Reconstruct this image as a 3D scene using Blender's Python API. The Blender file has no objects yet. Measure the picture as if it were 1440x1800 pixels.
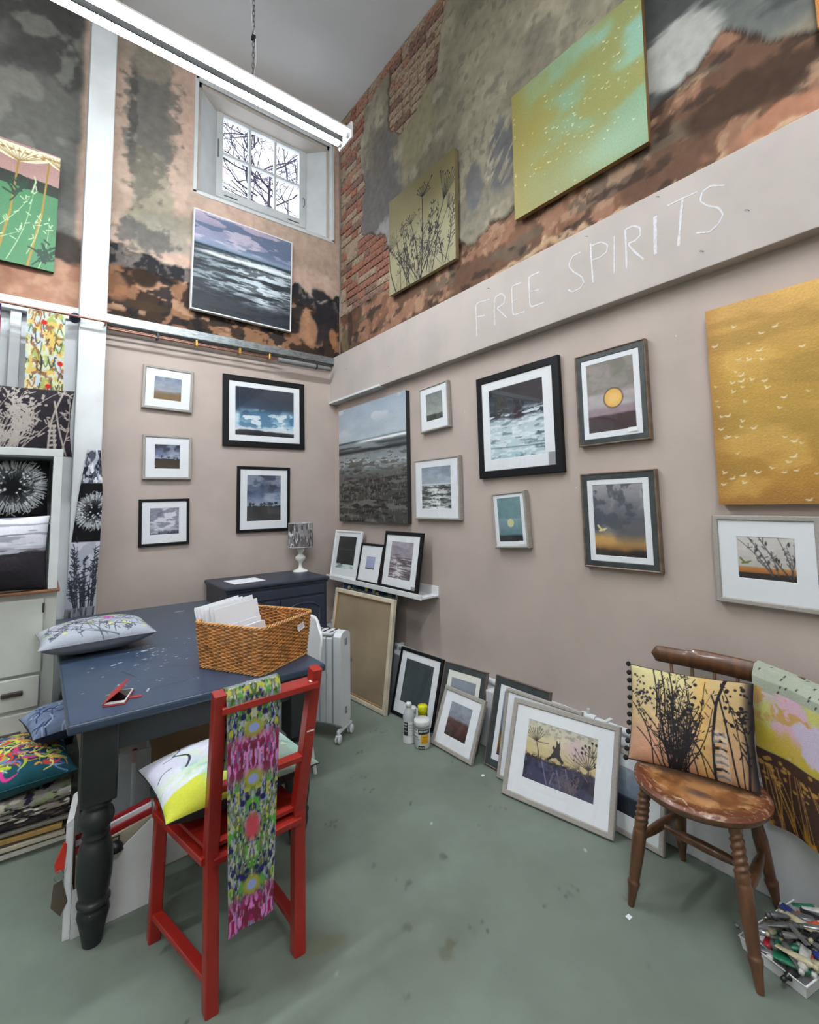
import bpy, bmesh, math, random
import numpy as np
from mathutils import Vector, Matrix, Euler
random.seed(7)
SC = bpy.context.scene
COL = SC.collection
# ------------------------------------------------------------------ camera
EYE = 1.5
FPX, CX, CYP = 832.5, 720.0, 813.5
def cam_axes():
    yaw, pit, rol = [math.radians(a) for a in (38.0486, 4.8698, -0.98048)]
    cy, sy, cp, sp, cr, sr = math.cos(yaw), math.sin(yaw), math.cos(pit), math.sin(pit), math.cos(rol), math.sin(rol)
    f = Vector((sy*cp, cy*cp, sp)); r = Vector((cy, -sy, 0)); u = r.cross(f)
    return cr*r+sr*u, -sr*r+cr*u, f
CR, CU, CF = cam_axes()
cd = bpy.data.cameras.new('camera'); cam = bpy.data.objects.new('camera', cd); COL.objects.link(cam)
cam.matrix_world = Matrix(((CR.x, CU.x, -CF.x, 0), (CR.y, CU.y, -CF.y, 0), (CR.z, CU.z, -CF.z, EYE), (0, 0, 0, 1)))
cd.sensor_fit = 'HORIZONTAL'; cd.sensor_width = 36; cd.lens = FPX*36/1440
cd.shift_y = -(900-CYP)/1440; cd.clip_start = .02; cd.clip_end = 200
SC.camera = cam
# ------------------------------------------------------------------ light and exposure
wd = bpy.data.worlds.new('overcast_sky'); SC.world = wd; wd.use_nodes = True
bg = wd.node_tree.nodes['Background']; bg.inputs[0].default_value = (.86, .9, 1, 1); bg.inputs[1].default_value = 1.3
SC.view_settings.view_transform = 'Standard'; SC.view_settings.look = 'None'
SC.view_settings.gamma = 1; SC.view_settings.use_curve_mapping = False
SC.view_settings.exposure = 1.05
TUBE = 62.0            # radiance of the fluorescent tubes
SC.cycles.max_bounces = 8; SC.cycles.diffuse_bounces = 5; SC.cycles.glossy_bounces = 3
SC.cycles.transparent_max_bounces = 12; SC.cycles.sample_clamp_indirect = 6
# ------------------------------------------------------------------ numbers of the room
XL, XB, XU = 2.377, 2.305, 2.45     # right side: lower wall, boxed beam face, old plaster above
YL, YU = 4.24, 4.30                 # far side: boarded lower wall, old plaster above
ZC = 5.71                           # ceiling
X0, Y0 = -3.2, -3.0                 # walls behind and beside the camera
# ------------------------------------------------------------------ colour
def lin(c):
    c = np.asarray(c, dtype=float)/255.0
    return np.where(c <= .04045, c/12.92, ((c+.055)/1.055)**2.4)
def rgb(c): v = lin(c); return (float(v[0]), float(v[1]), float(v[2]), 1.0)
_T = np.random.RandomState(11).rand(8, 256, 256)
def vn(x, y, s=0):
    t = _T[s % 8]; xi = np.floor(x).astype(int); yi = np.floor(y).astype(int)
    fx = x-xi; fy = y-yi; fx = fx*fx*(3-2*fx); fy = fy*fy*(3-2*fy)
    xi += 37*(s//8); a, b, c, d = t[xi & 255, yi & 255], t[(xi+1) & 255, yi & 255], t[xi & 255, (yi+1) & 255], t[(xi+1) & 255, (yi+1) & 255]
    return (a*(1-fx)+b*fx)*(1-fy)+(c*(1-fx)+d*fx)*fy
def fbm(x, y, s=0, o=4, g=.5):
    r = 0; a = 1; n = 0
    for k in range(o):
        r = r+a*vn(x*2**k+k*17.3, y*2**k+k*9.1, s+k); n += a; a *= g
    return r/n
def sst(a, b, x): t = np.clip((x-a)/(b-a), 0, 1); return t*t*(3-2*t)
# ------------------------------------------------------------------ materials
def _nt(name):
    m = bpy.data.materials.new(name); m.use_nodes = True
    return m, m.node_tree.nodes, m.node_tree.links, m.node_tree.nodes['Principled BSDF']
def pmat(name, c, rough=.6, metal=0., var=.1, scale=9., bump=0., bscale=80., coat=0., stretch=(1, 1, 1), c2=None, spec=.5):
    m, N, L, B = _nt(name)
    tc = N.new('ShaderNodeTexCoord'); mp = N.new('ShaderNodeMapping'); mp.inputs['Scale'].default_value = stretch
    L.new(tc.outputs['Object'], mp.inputs['Vector'])
    nz = N.new('ShaderNodeTexNoise'); nz.inputs['Scale'].default_value = scale; nz.inputs['Detail'].default_value = 5
    L.new(mp.outputs[0], nz.inputs['Vector'])
    rp = N.new('ShaderNodeValToRGB'); a = np.array(rgb(c)[:3]); b = np.array(rgb(c2)[:3]) if c2 is not None else a*(1-2*var)
    rp.color_ramp.elements[0].color = (*b, 1); rp.color_ramp.elements[1].color = (*(np.clip(a*(1+var), 0, 1) if c2 is None else a), 1)
    rp.color_ramp.elements[0].position = .3; rp.color_ramp.elements[1].position = .62
    L.new(nz.outputs[0], rp.inputs[0]); L.new(rp.outputs[0], B.inputs['Base Color'])
    B.inputs['Roughness'].default_value = rough; B.inputs['Metallic'].default_value = metal
    B.inputs['Coat Weight'].default_value = coat; B.inputs['Specular IOR Level'].default_value = spec
    if bump:
        n2 = N.new('ShaderNodeTexNoise'); n2.inputs['Scale'].default_value = bscale; n2.inputs['Detail'].default_value = 4
        L.new(mp.outputs[0], n2.inputs['Vector']); bp = N.new('ShaderNodeBump'); bp.inputs['Strength'].default_value = bump; bp.inputs['Distance'].default_value = .004
        L.new(n2.outputs[0], bp.inputs['Height']); L.new(bp.outputs[0], B.inputs['Normal'])
    return m
def cmat(name, rough=.7, bump=0., bscale=120., var=.12, nscale=60., spec=.4, coat=0.):
    """surface whose colour is a procedural map stored on the mesh, with fine noise over it"""
    m, N, L, B = _nt(name)
    at = N.new('ShaderNodeAttribute'); at.attribute_name = 'Col'
    tc = N.new('ShaderNodeTexCoord'); nz = N.new('ShaderNodeTexNoise'); nz.inputs['Scale'].default_value = nscale; nz.inputs['Detail'].default_value = 4
    L.new(tc.outputs['Object'], nz.inputs['Vector'])
    mr = N.new('ShaderNodeMapRange'); mr.inputs[3].default_value = 1-var; mr.inputs[4].default_value = 1+var
    mr.inputs[1].default_value = .3; mr.inputs[2].default_value = .7; L.new(nz.outputs[0], mr.inputs[0])
    mx = N.new('ShaderNodeVectorMath'); mx.operation = 'SCALE'; L.new(at.outputs['Color'], mx.inputs[0]); L.new(mr.outputs[0], mx.inputs['Scale'])
    L.new(mx.outputs[0], B.inputs['Base Color']); B.inputs['Roughness'].default_value = rough; B.inputs['Specular IOR Level'].default_value = spec
    B.inputs['Coat Weight'].default_value = coat
    if bump:
        n2 = N.new('ShaderNodeTexNoise'); n2.inputs['Scale'].default_value = bscale; n2.inputs['Detail'].default_value = 5
        L.new(tc.outputs['Object'], n2.inputs['Vector']); bp = N.new('ShaderNodeBump'); bp.inputs['Strength'].default_value = bump; bp.inputs['Distance'].default_value = .005
        L.new(n2.outputs[0], bp.inputs['Height']); L.new(bp.outputs[0], B.inputs['Normal'])
    return m
def glassmat(name, tint=(1, 1, 1), refl=.07, rough=.02, fac_alpha=1.):
    m, N, L, B = _nt(name); N.remove(B); out = N['Material Output']
    t = N.new('ShaderNodeBsdfTransparent'); t.inputs[0].default_value = (*tint, 1)
    g = N.new('ShaderNodeBsdfGlossy'); g.inputs['Roughness'].default_value = rough; g.inputs[0].default_value = (1, 1, 1, 1)
    f = N.new('ShaderNodeFresnel'); f.inputs[0].default_value = 1.45; mx = N.new('ShaderNodeMixShader')
    ad = N.new('ShaderNodeMath'); ad.operation = 'MULTIPLY'; ad.inputs[1].default_value = refl/.04; ad.use_clamp = True
    ge = N.new('ShaderNodeNewGeometry'); ib = N.new('ShaderNodeMath'); ib.operation = 'SUBTRACT'; ib.inputs[0].default_value = 1; L.new(ge.outputs['Backfacing'], ib.inputs[1])
    m2 = N.new('ShaderNodeMath'); m2.operation = 'MULTIPLY'; L.new(f.outputs[0], ad.inputs[0]); L.new(ad.outputs[0], m2.inputs[0]); L.new(ib.outputs[0], m2.inputs[1]); L.new(m2.outputs[0], mx.inputs[0]); L.new(t.outputs[0], mx.inputs[1]); L.new(g.outputs[0], mx.inputs[2]); L.new(mx.outputs[0], out.inputs[0])
    return m
def milky(name, c, alpha):
    m, N, L, B = _nt(name); B.inputs['Base Color'].default_value = rgb(c); B.inputs['Alpha'].default_value = alpha; B.inputs['Roughness'].default_value = .3
    return m
def emat(name, c, s):
    m, N, L, B = _nt(name); B.inputs['Emission Color'].default_value = (*c, 1); B.inputs['Emission Strength'].default_value = s
    B.inputs['Base Color'].default_value = (.9, .9, .9, 1)
    return m
# ------------------------------------------------------------------ mesh collecting
class M:
    def __init__(s): s.v = []; s.f = []; s.smooth = []
    def add(s, vs, fs, sm=False):
        o = len(s.v); s.v += [tuple(map(float, p)) for p in vs]; s.f += [tuple(i+o for i in f) for f in fs]; s.smooth += [sm]*len(fs); return s
    def box(s, a, b, mat=None):
        x0, y0, z0 = a; x1, y1, z1 = b
        vs = [(x, y, z) for z in (z0, z1) for y in (y0, y1) for x in (x0, x1)]
        if mat is not None: vs = [mat @ Vector(p) for p in vs]
        return s.add(vs, [(0, 2, 3, 1), (4, 5, 7, 6), (0, 1, 5, 4), (2, 6, 7, 3), (0, 4, 6, 2), (1, 3, 7, 5)])
    def bbox(s, a, b, r=.004, mat=None):
        """box with chamfered edges"""
        c = [(a[i]+b[i])/2 for i in range(3)]; h = [abs(b[i]-a[i])/2 for i in range(3)]; r = min(r, *[q*.95 for q in h])
        bm = bmesh.new(); bmesh.ops.create_cube(bm, size=2)
        for v in bm.verts: v.co = Vector((v.co.x*h[0]+c[0], v.co.y*h[1]+c[1], v.co.z*h[2]+c[2]))
        bmesh.ops.bevel(bm, geom=bm.edges[:], offset=r, segments=2, profile=.5, affect='EDGES')
        vs = [v.co.copy() for v in bm.verts]; bm.verts.index_update(); fs = [[v.index for v in f.verts] for f in bm.faces]; bm.free()
        if mat is not None: vs = [mat @ p for p in vs]
        return s.add(vs, fs)
    def bar(s, p, q, w, d, up=(0, 0, 1), w2=None, d2=None, r=0):
        """square bar from p to q, w across, d deep, tapering to w2, d2"""
        p = Vector(p); q = Vector(q); z = (q-p).normalized(); x = Vector(up).cross(z)
        if x.length < 1e-4: x = Vector((1, 0, 0))
        x.normalize(); y = z.cross(x); w2 = w if w2 is None else w2; d2 = d if d2 is None else d2; vs = []
        k = r
        for c, ww, dd in ((p, w, d), (q, w2, d2)):
            if k: prof = [(-ww/2+k, -dd/2), (ww/2-k, -dd/2), (ww/2, -dd/2+k), (ww/2, dd/2-k), (ww/2-k, dd/2), (-ww/2+k, dd/2), (-ww/2, dd/2-k), (-ww/2, -dd/2+k)]
            else: prof = [(-ww/2, -dd/2), (ww/2, -dd/2), (ww/2, dd/2), (-ww/2, dd/2)]
            vs += [c+x*a+y*b for a, b in prof]
        n = len(vs)//2
        return s.add(vs, [tuple(range(n))[::-1], tuple(range(n, 2*n))]+[(i, (i+1) % n, n+(i+1) % n, n+i) for i in range(n)])
    def tube(s, pts, r, n=8, cap=True, closed=False):
        pts = [Vector(p) for p in pts]; R = r if hasattr(r, '__len__') else [r]*len(pts); vs = []; m = len(pts); X = None
        for i, p in enumerate(pts):
            if closed: t = pts[(i+1) % m]-pts[i-1]
            else: t = pts[min(i+1, m-1)]-pts[max(i-1, 0)]
            t = t.normalized() if t.length > 1e-9 else Vector((0, 0, 1))
            if X is None: X = t.orthogonal().normalized()
            X = (X-t*X.dot(t)); X = X.normalized() if X.length > 1e-6 else t.orthogonal().normalized(); Y = t.cross(X)
            vs += [p+(X*math.cos(2*math.pi*k/n)+Y*math.sin(2*math.pi*k/n))*R[i] for k in range(n)]
        fs = [(i*n+k, i*n+(k+1) % n, ((i+1) % m)*n+(k+1) % n, ((i+1) % m)*n+k) for i in range(m if closed else m-1) for k in range(n)]
        s.add(vs, fs, True)
        if cap and not closed: s.add(vs[:n], [tuple(range(n))[::-1]]); s.add(vs[-n:], [tuple(range(n))])
        return s
    def lathe(s, prof, n=20, base=(0, 0, 0), axis=None, sm=True, cap=True):
        """prof = [(radius, height)...] about the z axis, or along axis from base"""
        b = Vector(base); Q = Vector((0, 0, 1)).rotation_difference(Vector(axis)).to_matrix() if axis is not None else Matrix.Identity(3)
        vs = [b+Q @ Vector((r*math.cos(2*math.pi*k/n), r*math.sin(2*math.pi*k/n), z)) for r, z in prof for k in range(n)]
        m = len(prof); s.add(vs, [(i*n+k, i*n+(k+1) % n, (i+1)*n+(k+1) % n, (i+1)*n+k) for i in range(m-1) for k in range(n)], sm)
        if cap: s.add(vs[:n], [tuple(range(n))[::-1]]); s.add(vs[-n:], [tuple(range(n))])
        return s
    def prism(s, poly, d, mat):
        """poly in local x,z extruded along local y from 0 to d"""
        n = len(poly); vs = [mat @ Vector((a, 0, b)) for a, b in poly]+[mat @ Vector((a, d, b)) for a, b in poly]
        return s.add(vs, [tuple(range(n)), tuple(range(n, 2*n))[::-1]]+[(i, n+i, n+(i+1) % n, (i+1) % n) for i in range(n)])
    def build(s, name, mat, parent=None, loc=None, M4=None, kind=None):
        me = bpy.data.meshes.new(name); me.from_pydata(s.v, [], s.f)
        me.polygons.foreach_set('use_smooth', s.smooth); me.materials.append(mat); me.update()
        bm = bmesh.new(); bm.from_mesh(me); bmesh.ops.recalc_face_normals(bm, faces=bm.faces[:]); bm.to_mesh(me); bm.free()
        return link(name, me, parent, loc, M4, kind)
def link(name, me, parent=None, loc=None, M4=None, kind=None):
    o = bpy.data.objects.new(name, me); COL.objects.link(o)
    if parent is not None: o.parent = parent
    if loc is not None: o.location = loc
    if M4 is not None: o.matrix_basis = M4
    if kind: o['kind'] = kind
    return o
def thing(name, label, cat, M4=None, loc=None, rz=0, group=None):
    o = bpy.data.objects.new(name, None); COL.objects.link(o); o.empty_display_size = .05
    if M4 is not None: o.matrix_basis = M4
    else: o.location = loc or (0, 0, 0); o.rotation_euler = (0, 0, rz)
    return tag(o, label, cat, group)
def tag(o, label, cat, group=None):
    o['label'] = label; o['category'] = cat
    if group: o['group'] = group
    return o
def struct(o, label=None):
    o['kind'] = 'structure'
    if label: o['label'] = label
    return o
def gridmesh(name, P, C, mat, parent=None, M4=None, smooth=True, kind=None, keep=None, loc=None):
    """P (ny,nx,3) points, C (ny,nx,3) linear colours"""
    ny, nx = P.shape[:2]; idx = np.arange(ny*nx).reshape(ny, nx)
    q = np.stack([idx[:-1, :-1], idx[:-1, 1:], idx[1:, 1:], idx[1:, :-1]], -1).reshape(-1, 4)
    if keep is not None: q = q[keep.reshape(-1)]
    me = bpy.data.meshes.new(name); me.vertices.add(ny*nx); me.vertices.foreach_set('co', P.reshape(-1).astype(np.float32))
    nf = len(q); me.loops.add(nf*4); me.loops.foreach_set('vertex_index', q.reshape(-1).astype(np.int32))
    me.polygons.add(nf); me.polygons.foreach_set('loop_start', np.arange(0, nf*4, 4, dtype=np.int32)); me.polygons.foreach_set('loop_total', np.full(nf, 4, dtype=np.int32))
    me.update(calc_edges=True); me.polygons.foreach_set('use_smooth', np.full(nf, smooth))
    at = me.color_attributes.new('Col', 'FLOAT_COLOR', 'POINT'); c4 = np.ones((ny*nx, 4), np.float32); c4[:, :3] = np.clip(C.reshape(-1, 3), 0, 1); at.data.foreach_set('color', c4.reshape(-1))
    me.materials.append(mat); me.validate(); me.update()
    return link(name, me, parent, loc, M4, kind)
# ------------------------------------------------------------------ painted surfaces
class Cv:
    """a painted sheet w x h metres; u to the right, v up, colours in sRGB 0..255 until finished"""
    def __init__(s, w, h, ppm, seed=0):
        s.w, s.h, s.seed = w, h, seed; nx = max(6, int(w*ppm)); ny = max(6, int(h*ppm)); s.pix = w/(nx-1)
        s.u, s.v = np.meshgrid(np.linspace(0, 1, nx), np.linspace(0, 1, ny)); s.X = s.u*w; s.Z = s.v*h
        s.c = np.full((ny, nx, 3), 200.0); s.r = random.Random(seed)
    def n(s, fx, fy=None, k=0, o=4):
        fy = fx if fy is None else fy
        return fbm(s.u*fx+s.seed*3.7+k*5.1, s.v*fy+s.seed*1.3+k*2.9, s.seed+k, o)
    def grad(s, stops, warp=0., fx=3, fy=6, k=0, tone=0.):
        v = s.v+warp*(s.n(fx, fy, k)-.5)
        ps = [p for p, _ in stops]; cs = np.array([c for _, c in stops], float)
        for i in range(3): s.c[..., i] = np.interp(v, ps, cs[:, i])
        if tone: s.c *= (1+tone*(s.n(fx*2.3, fy*2.3, k+3)-.5))[..., None]
        return s
    def mix(s, m, col): m = np.clip(m, 0, 1)[..., None]; s.c = s.c*(1-m)+np.asarray(col, float)*m; return s
    def rect(s, u0, u1, v0, v1, col, soft=.004):
        return s.mix(sst(u0-soft, u0+soft, s.u)*(1-sst(u1-soft, u1+soft, s.u))*sst(v0-soft, v0+soft, s.v)*(1-sst(v1-soft, v1+soft, s.v)), col)
    def disc(s, u, v, r, col, ry=None, soft=None):
        ry = r if ry is None else ry
        d = np.sqrt(((s.X-u*s.w)/r)**2+((s.Z-v*s.h)/ry)**2); e = (soft or s.pix)/max(r, 1e-6)
        return s.mix(1-sst(1-e, 1+e, d), col)
    def line(s, pts, wd, col, w2=None):
        w2 = wd if w2 is None else w2; n = len(pts)-1; X, Z, p = s.X, s.Z, s.pix; ny, nx = X.shape; dz = s.h/(ny-1)
        for i in range(n):
            x0, z0 = pts[i][0]*s.w, pts[i][1]*s.h; x1, z1 = pts[i+1][0]*s.w, pts[i+1][1]*s.h
            w = wd+(w2-wd)*(i+.5)/n; g = w/2+p*1.5
            a0 = max(0, int((min(x0, x1)-g)/p)); a1 = min(nx, int((max(x0, x1)+g)/p)+2); b0 = max(0, int((min(z0, z1)-g)/dz)); b1 = min(ny, int((max(z0, z1)+g)/dz)+2)
            if a0 >= a1 or b0 >= b1: continue
            xx = X[b0:b1, a0:a1]; zz = Z[b0:b1, a0:a1]; dx, dy = x1-x0, z1-z0; L2 = dx*dx+dy*dy+1e-12
            t = np.clip(((xx-x0)*dx+(zz-z0)*dy)/L2, 0, 1); d = np.hypot(xx-x0-t*dx, zz-z0-t*dy)
            m = np.clip((w/2-d)/p+.5, 0, 1)*min(1, max(.35, w/p)); m = m[..., None]
            s.c[b0:b1, a0:a1] = s.c[b0:b1, a0:a1]*(1-m)+np.asarray(col, float)*m
        return s
    def curve(s, p, q, bend, wd, col, w2=None, n=7):
        pts = []
        for i in range(n+1):
            t = i/n; k = bend*math.sin(math.pi*t); pts.append((p[0]+(q[0]-p[0])*t+k*(q[1]-p[1]), p[1]+(q[1]-p[1])*t-k*(q[0]-p[0])))
        s.line(pts, wd, col, w2); return pts
    def umbel(s, base, head, rad, wd, col, n=9, bend=.05, spread=1.2, tip=0, tilt=0):
        s.curve(base, head, bend, wd, col, wd*.6); a0 = math.atan2((head[1]-base[1])*s.h, (head[0]-base[0])*s.w)+tilt
        for i in range(n):
            a = a0+spread*(i/(n-1)-.5)*2; L = rad*s.r.uniform(.75, 1.05); e = (head[0]+L*math.cos(a)/s.w, head[1]+L*math.sin(a)/s.h)
            s.line([head, e], wd*.4, col)
            if tip: s.disc(e[0], e[1], tip, col)
    def stem(s, base, top, wd, col, leaves=8, lw=.012, bend=.06):
        pts = s.curve(base, top, bend, wd, col, wd*.5)
        for i in range(leaves):
            p = pts[s.r.randint(2, len(pts)-1)]; q = (p[0]+s.r.uniform(-.03, .03), p[1]+s.r.uniform(-.02, .03)); a = s.r.uniform(.2, 2.9); L = lw*s.r.uniform(.8, 2)
            s.line([q, (q[0]+L*math.cos(a)/s.w, q[1]+L*math.sin(a)/s.h)], lw*.5, col, lw*.15)
    def bird(s, u, v, L, col, a=0.):
        s.line([(u-L*math.cos(a+.5)/s.w, v+L*math.sin(a+.5)/s.h), (u, v), (u+L*math.cos(a-.3)/s.w, v+L*abs(math.sin(a-.3))/s.h+.2*L/s.h)], L*.42, col, L*.2); s.line([(u-L*.4/s.w, v-L*.15/s.h), (u+L*.6/s.w, v)], L*.3, col)
    def lc(s): return lin(np.clip(s.c, 0, 255))
    def flat(s, name, mat, parent=None, y=0., M4=None, dx=None, dz=None):
        P = np.zeros(s.X.shape+(3,)); P[..., 0] = s.X+(-s.w/2 if dx is None else dx); P[..., 2] = s.Z+(-s.h/2 if dz is None else dz); P[..., 1] = y
        return gridmesh(name, P, s.lc(), mat, parent, M4, False)
def RZ(a): return Matrix.Rotation(a, 4, 'Z')
def RX(a): return Matrix.Rotation(a, 4, 'X')
def RY(a): return Matrix.Rotation(a, 4, 'Y')
def TR(*p): return Matrix.Translation(Vector(p))
PI = math.pi
def on_far(x, z, y, rot=0): return TR(x, y, z) @ RY(-math.radians(rot))
def on_right(y, z, x, rot=0): return TR(x, y, z) @ RZ(-PI/2) @ RY(-math.radians(rot))
def leaning(x, y, z, yaw, tilt, depth=.02):
    t = math.radians(tilt); return TR(x, y, z+depth*math.sin(t)) @ RZ(-PI/2+math.radians(yaw)) @ RX(-t)
# ================================================================== STRUCTURE
m_taupe = pmat('taupe_wall_paint', (176, 163, 155), .75, var=.035, scale=3, bump=.12, bscale=40)
m_taupe2 = pmat('taupe_beam_paint', (176, 167, 161), .7, var=.04, scale=4, bump=.1, bscale=60)
m_white = pmat('white_gloss_paint', (205, 210, 212), .45, var=.04, scale=6, bump=.05)
m_white2 = pmat('white_board', (196, 200, 203), .5, var=.06, scale=3)
m_ceil = pmat('ceiling_paint', (214, 217, 220), .8, var=.02, scale=2)
m_steel = pmat('galvanised_steel', (150, 158, 162), .35, .8, .2, 30, stretch=(1, 1, 6))
m_copper = pmat('copper', (150, 112, 98), .35, .8, .15, 40)
m_brass = pmat('brass', (190, 150, 80), .35, .9)
m_black = pmat('black_plastic', (24, 25, 28), .4)
m_dkblue = pmat('dark_blue_cap', (30, 38, 62), .5)
m_grey = pmat('grey_foam', (118, 118, 118), .8, bump=.3, bscale=300)
m_far = pmat('plain_wall_paint', (185, 178, 170), .8, var=.03)
m_plaster = cmat('old_plaster', .85, bump=.4, bscale=34, var=.12, nscale=16, spec=.2)
m_floor = cmat('painted_concrete', .5, bump=.12, bscale=18, var=.07, nscale=5, spec=.35)
m_brick = [pmat('brick_red', (146, 100, 84), .9, var=.25, scale=30, bump=.5, bscale=90), pmat('brick_pale', (158, 118, 98), .9, var=.25, scale=40, bump=.5, bscale=90),
           pmat('brick_brown', (126, 98, 86), .9, var=.3, scale=35, bump=.5, bscale=90), pmat('brick_limed', (160, 140, 120), .9, var=.25, scale=30, bump=.5, bscale=90),
           pmat('brick_orange', (156, 106, 86), .9, var=.2, scale=30, bump=.5, bscale=90)]
m_mortar = pmat('mortar', (172, 156, 138), .95, var=.15, scale=20, bump=.4)

# floor: fine in view, plain beyond
def floor_col(x, y):
    base = np.array([108, 119, 109.])
    n = fbm(x*1.1, y*1.1, 3, 5); n2 = fbm(x*5, y*5, 9, 4); n3 = fbm(x*30, y*30, 13, 3)
    c = base[None, None]*(1+.13*(n-.5)+.07*(n2-.5)+.04*(n3-.5))[..., None]
    warm = sst(.52, .7, fbm(x*.9+4, y*.9, 21, 4))[..., None]; c = c*(1-.35*warm)+np.array([124, 126, 108.])*.35*warm
    R = random.Random(5)
    def blob(px, py, r, col, a, amp=.8):
        nonlocal c
        d = np.hypot(x-px, y-py)/r+amp*(fbm(x*9/r*.06, y*9/r*.06, 17, 3)-.5); m = (1-sst(.6, 1.1, d))[..., None]*a; c = c*(1-m)+np.array(col, float)*m
    blob(1.14, 1.30, .035, (70, 66, 48), .5, 1.6); blob(1.17, 1.31, .022, (70, 66, 48), .6, 1.4); blob(.80, 1.60, .07, (92, 88, 62), .6, 1.4); blob(.86, 1.57, .05, (92, 88, 62), .5, 1.4); blob(1.09, 1.45, .02, (60, 60, 52), .5, 1.4); blob(1.42, 1.62, .02, (50, 50, 48), .5, 1.2)
    for k in range(46):
        px, py = R.uniform(.3, 2.1), R.uniform(.5, 2.8)
        for j in range(R.choice([1, 1, 2, 4, 6])): blob(px+R.gauss(0, .022), py+R.gauss(0, .016), R.uniform(.004, .011), (60, 62, 58), R.uniform(.3, .75), .9)
    for k in range(22): blob(R.uniform(.4, 2.1), R.uniform(.5, 2.8), R.uniform(.003, .006), (190, 196, 186), .8, .5)
    for k in range(16): blob(R.uniform(.5, 2), R.uniform(.7, 2.6), R.uniform(.08, .22), (96, 104, 94), R.uniform(.2, .45))
    return c
FX0, FX1, FY0, FY1 = -.6, 2.40, .2, 4.30
xs, ys = np.meshgrid(np.arange(FX0, FX1+.001, .0125), np.arange(FY0, FY1, .0125))
P = np.stack([xs, ys, xs*0], -1)
struct(gridmesh('floor', P, lin(np.clip(floor_col(xs, ys), 0, 255)), m_floor, None, None, False))
for a, b in (((X0, Y0), (FX0, YU+.3)), ((FX0, Y0), (XU+.2, FY0))):
    xs, ys = np.meshgrid(np.linspace(a[0], b[0], 40), np.linspace(a[1], b[1], 40)); struct(gridmesh('floor', np.stack([xs, ys, xs*0], -1), lin(np.clip(floor_col(xs, ys), 0, 255)), m_floor, None, None, False))
struct(M().box((X0, Y0, ZC), (XU+.3, YU+.3, ZC+.1)).build('ceiling', m_ceil))
struct(M().box((X0-.1, Y0, 0), (X0, YU+.3, ZC)).build('wall_left', m_far))
struct(M().box((X0, Y0-.1, 0), (XU+.2, Y0, ZC)).build('wall_front', m_far))

# ---- upper right wall: old plaster relief over brick
RB = random.Random(3)
def exposed(y, z):
    """>0 where the plaster has fallen from the bricks (y, z on the right-hand wall)"""
    n = fbm(y*4.5, z*4.5, 31, 4)-.5; n2 = fbm(y*16, z*16, 37, 3)-.5; w = n*.55+n2*.14
    e1 = np.interp(z, [3.4, 3.7, 4.0, 4.2, 5.0, 5.5, 5.6, 5.8], [3.3, 3.33, 3.45, 3.84, 3.86, 3.75, 3.2, 2.5])
    A = np.minimum(y-e1+w*.4, (z-3.50)+w*.25)
    B = np.minimum(np.minimum(y-(2.6+(5.6-z)*.12), 3.34-y-.3*np.clip(5.0-z, 0, 1)), z-(4.93+.10*np.sin((y-2.6)*9)))+w*.22
    return np.maximum(A, B)
yy, zz = np.meshgrid(np.arange(4.30, -1.2, -.0125), np.arange(2.90, ZC+.012, .0125))
E = exposed(yy, zz); ex = sst(-.012, .012, E)
def zband(y): return np.interp(y, [.0, .36, .7, 1.05, 1.5, 1.97, 2.35, 2.6, 3.35, 4.3], [3.40, 3.42, 3.66, 3.52, 3.44, 3.46, 3.40, 3.52, 3.50, 3.50])
nA, nB, nC, nD = fbm(yy*2.2, zz*2.2, 41, 5), fbm(yy*6, zz*6, 43, 4), fbm(yy*18, zz*18, 47, 4), fbm(yy*3+7, zz*9, 53, 4)
C = np.zeros(yy.shape+(3,)); C[:] = (150, 143, 124)
def lay(C, m, col, a=1.): m = np.clip(m*a, 0, 1)[..., None]; C[:] = C*(1-m)+np.array(col, float)*m
lay(C, sst(.42, .62, nA), (124, 118, 104), .8); lay(C, sst(.56, .72, nB), (170, 162, 140), .7); lay(C, sst(.6, .7, nC), (108, 104, 96), .5)
def ell(cy, cz, ry, rz, amp=1., k=None):
    k = nB if k is None else k
    return 1-sst(.75, 1.1, np.sqrt(((yy-cy)/ry)**2+((zz-cz)/rz)**2)+amp*(k-.5))
lay(C, ell(3.55, 4.45, .36, .62), (104, 102, 101), .9); lay(C, ell(3.35, 4.02, .32, .16, 1.5), (158, 158, 156), .85); lay(C, ell(3.6, 4.9, .2, .3), (112, 106, 98), .7)
lay(C, ell(2.95, 4.75, .25, .4), (146, 140, 110), .7); lay(C, ell(2.3, 3.84, .09, .19, .9), (104, 104, 106), .95)
lay(C, ell(2.02, 3.9, .16, .25, .6)*sst(.46, .52, fbm(yy*26+zz*20, zz*9, 61, 2)), (98, 98, 100), 1.)
lay(C, sst(.55, .66, fbm(yy*40, zz*25, 63, 2))*ell(2.3, 3.9, .4, .4), (110, 106, 100), .6)
g = sst(1.25, .95, yy+.12*(nA-.5))*sst(3.45, 3.55, zz); lay(C, g, (96, 99, 97), .95); lay(C, g*sst(.45, .6, nD), (62, 64, 64), .8); lay(C, g*ell(.88, 3.75, .2, .2, 1.6, nD), (172, 172, 166), .9)
zb = zband(yy)+.14*(nB-.5)+.04*(nC-.5); br = 1-sst(-.006, .006, zz-zb)
lay(C, br, (118, 86, 68)); lay(C, br*sst(.48, .54, nA), (90, 68, 54), .85); lay(C, br*sst(.54, .59, nB), (146, 110, 90), .8); lay(C, br*sst(.56, .60, nD), (96, 86, 74), .75); lay(C, br*sst(.58, .61, nC)*sst(.45, .55, nB), (164, 134, 110), .6)
lay(C, br*sst(.6, .68, fbm(yy*7, zz*14, 67, 4)), (56, 44, 38), .75)
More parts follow.
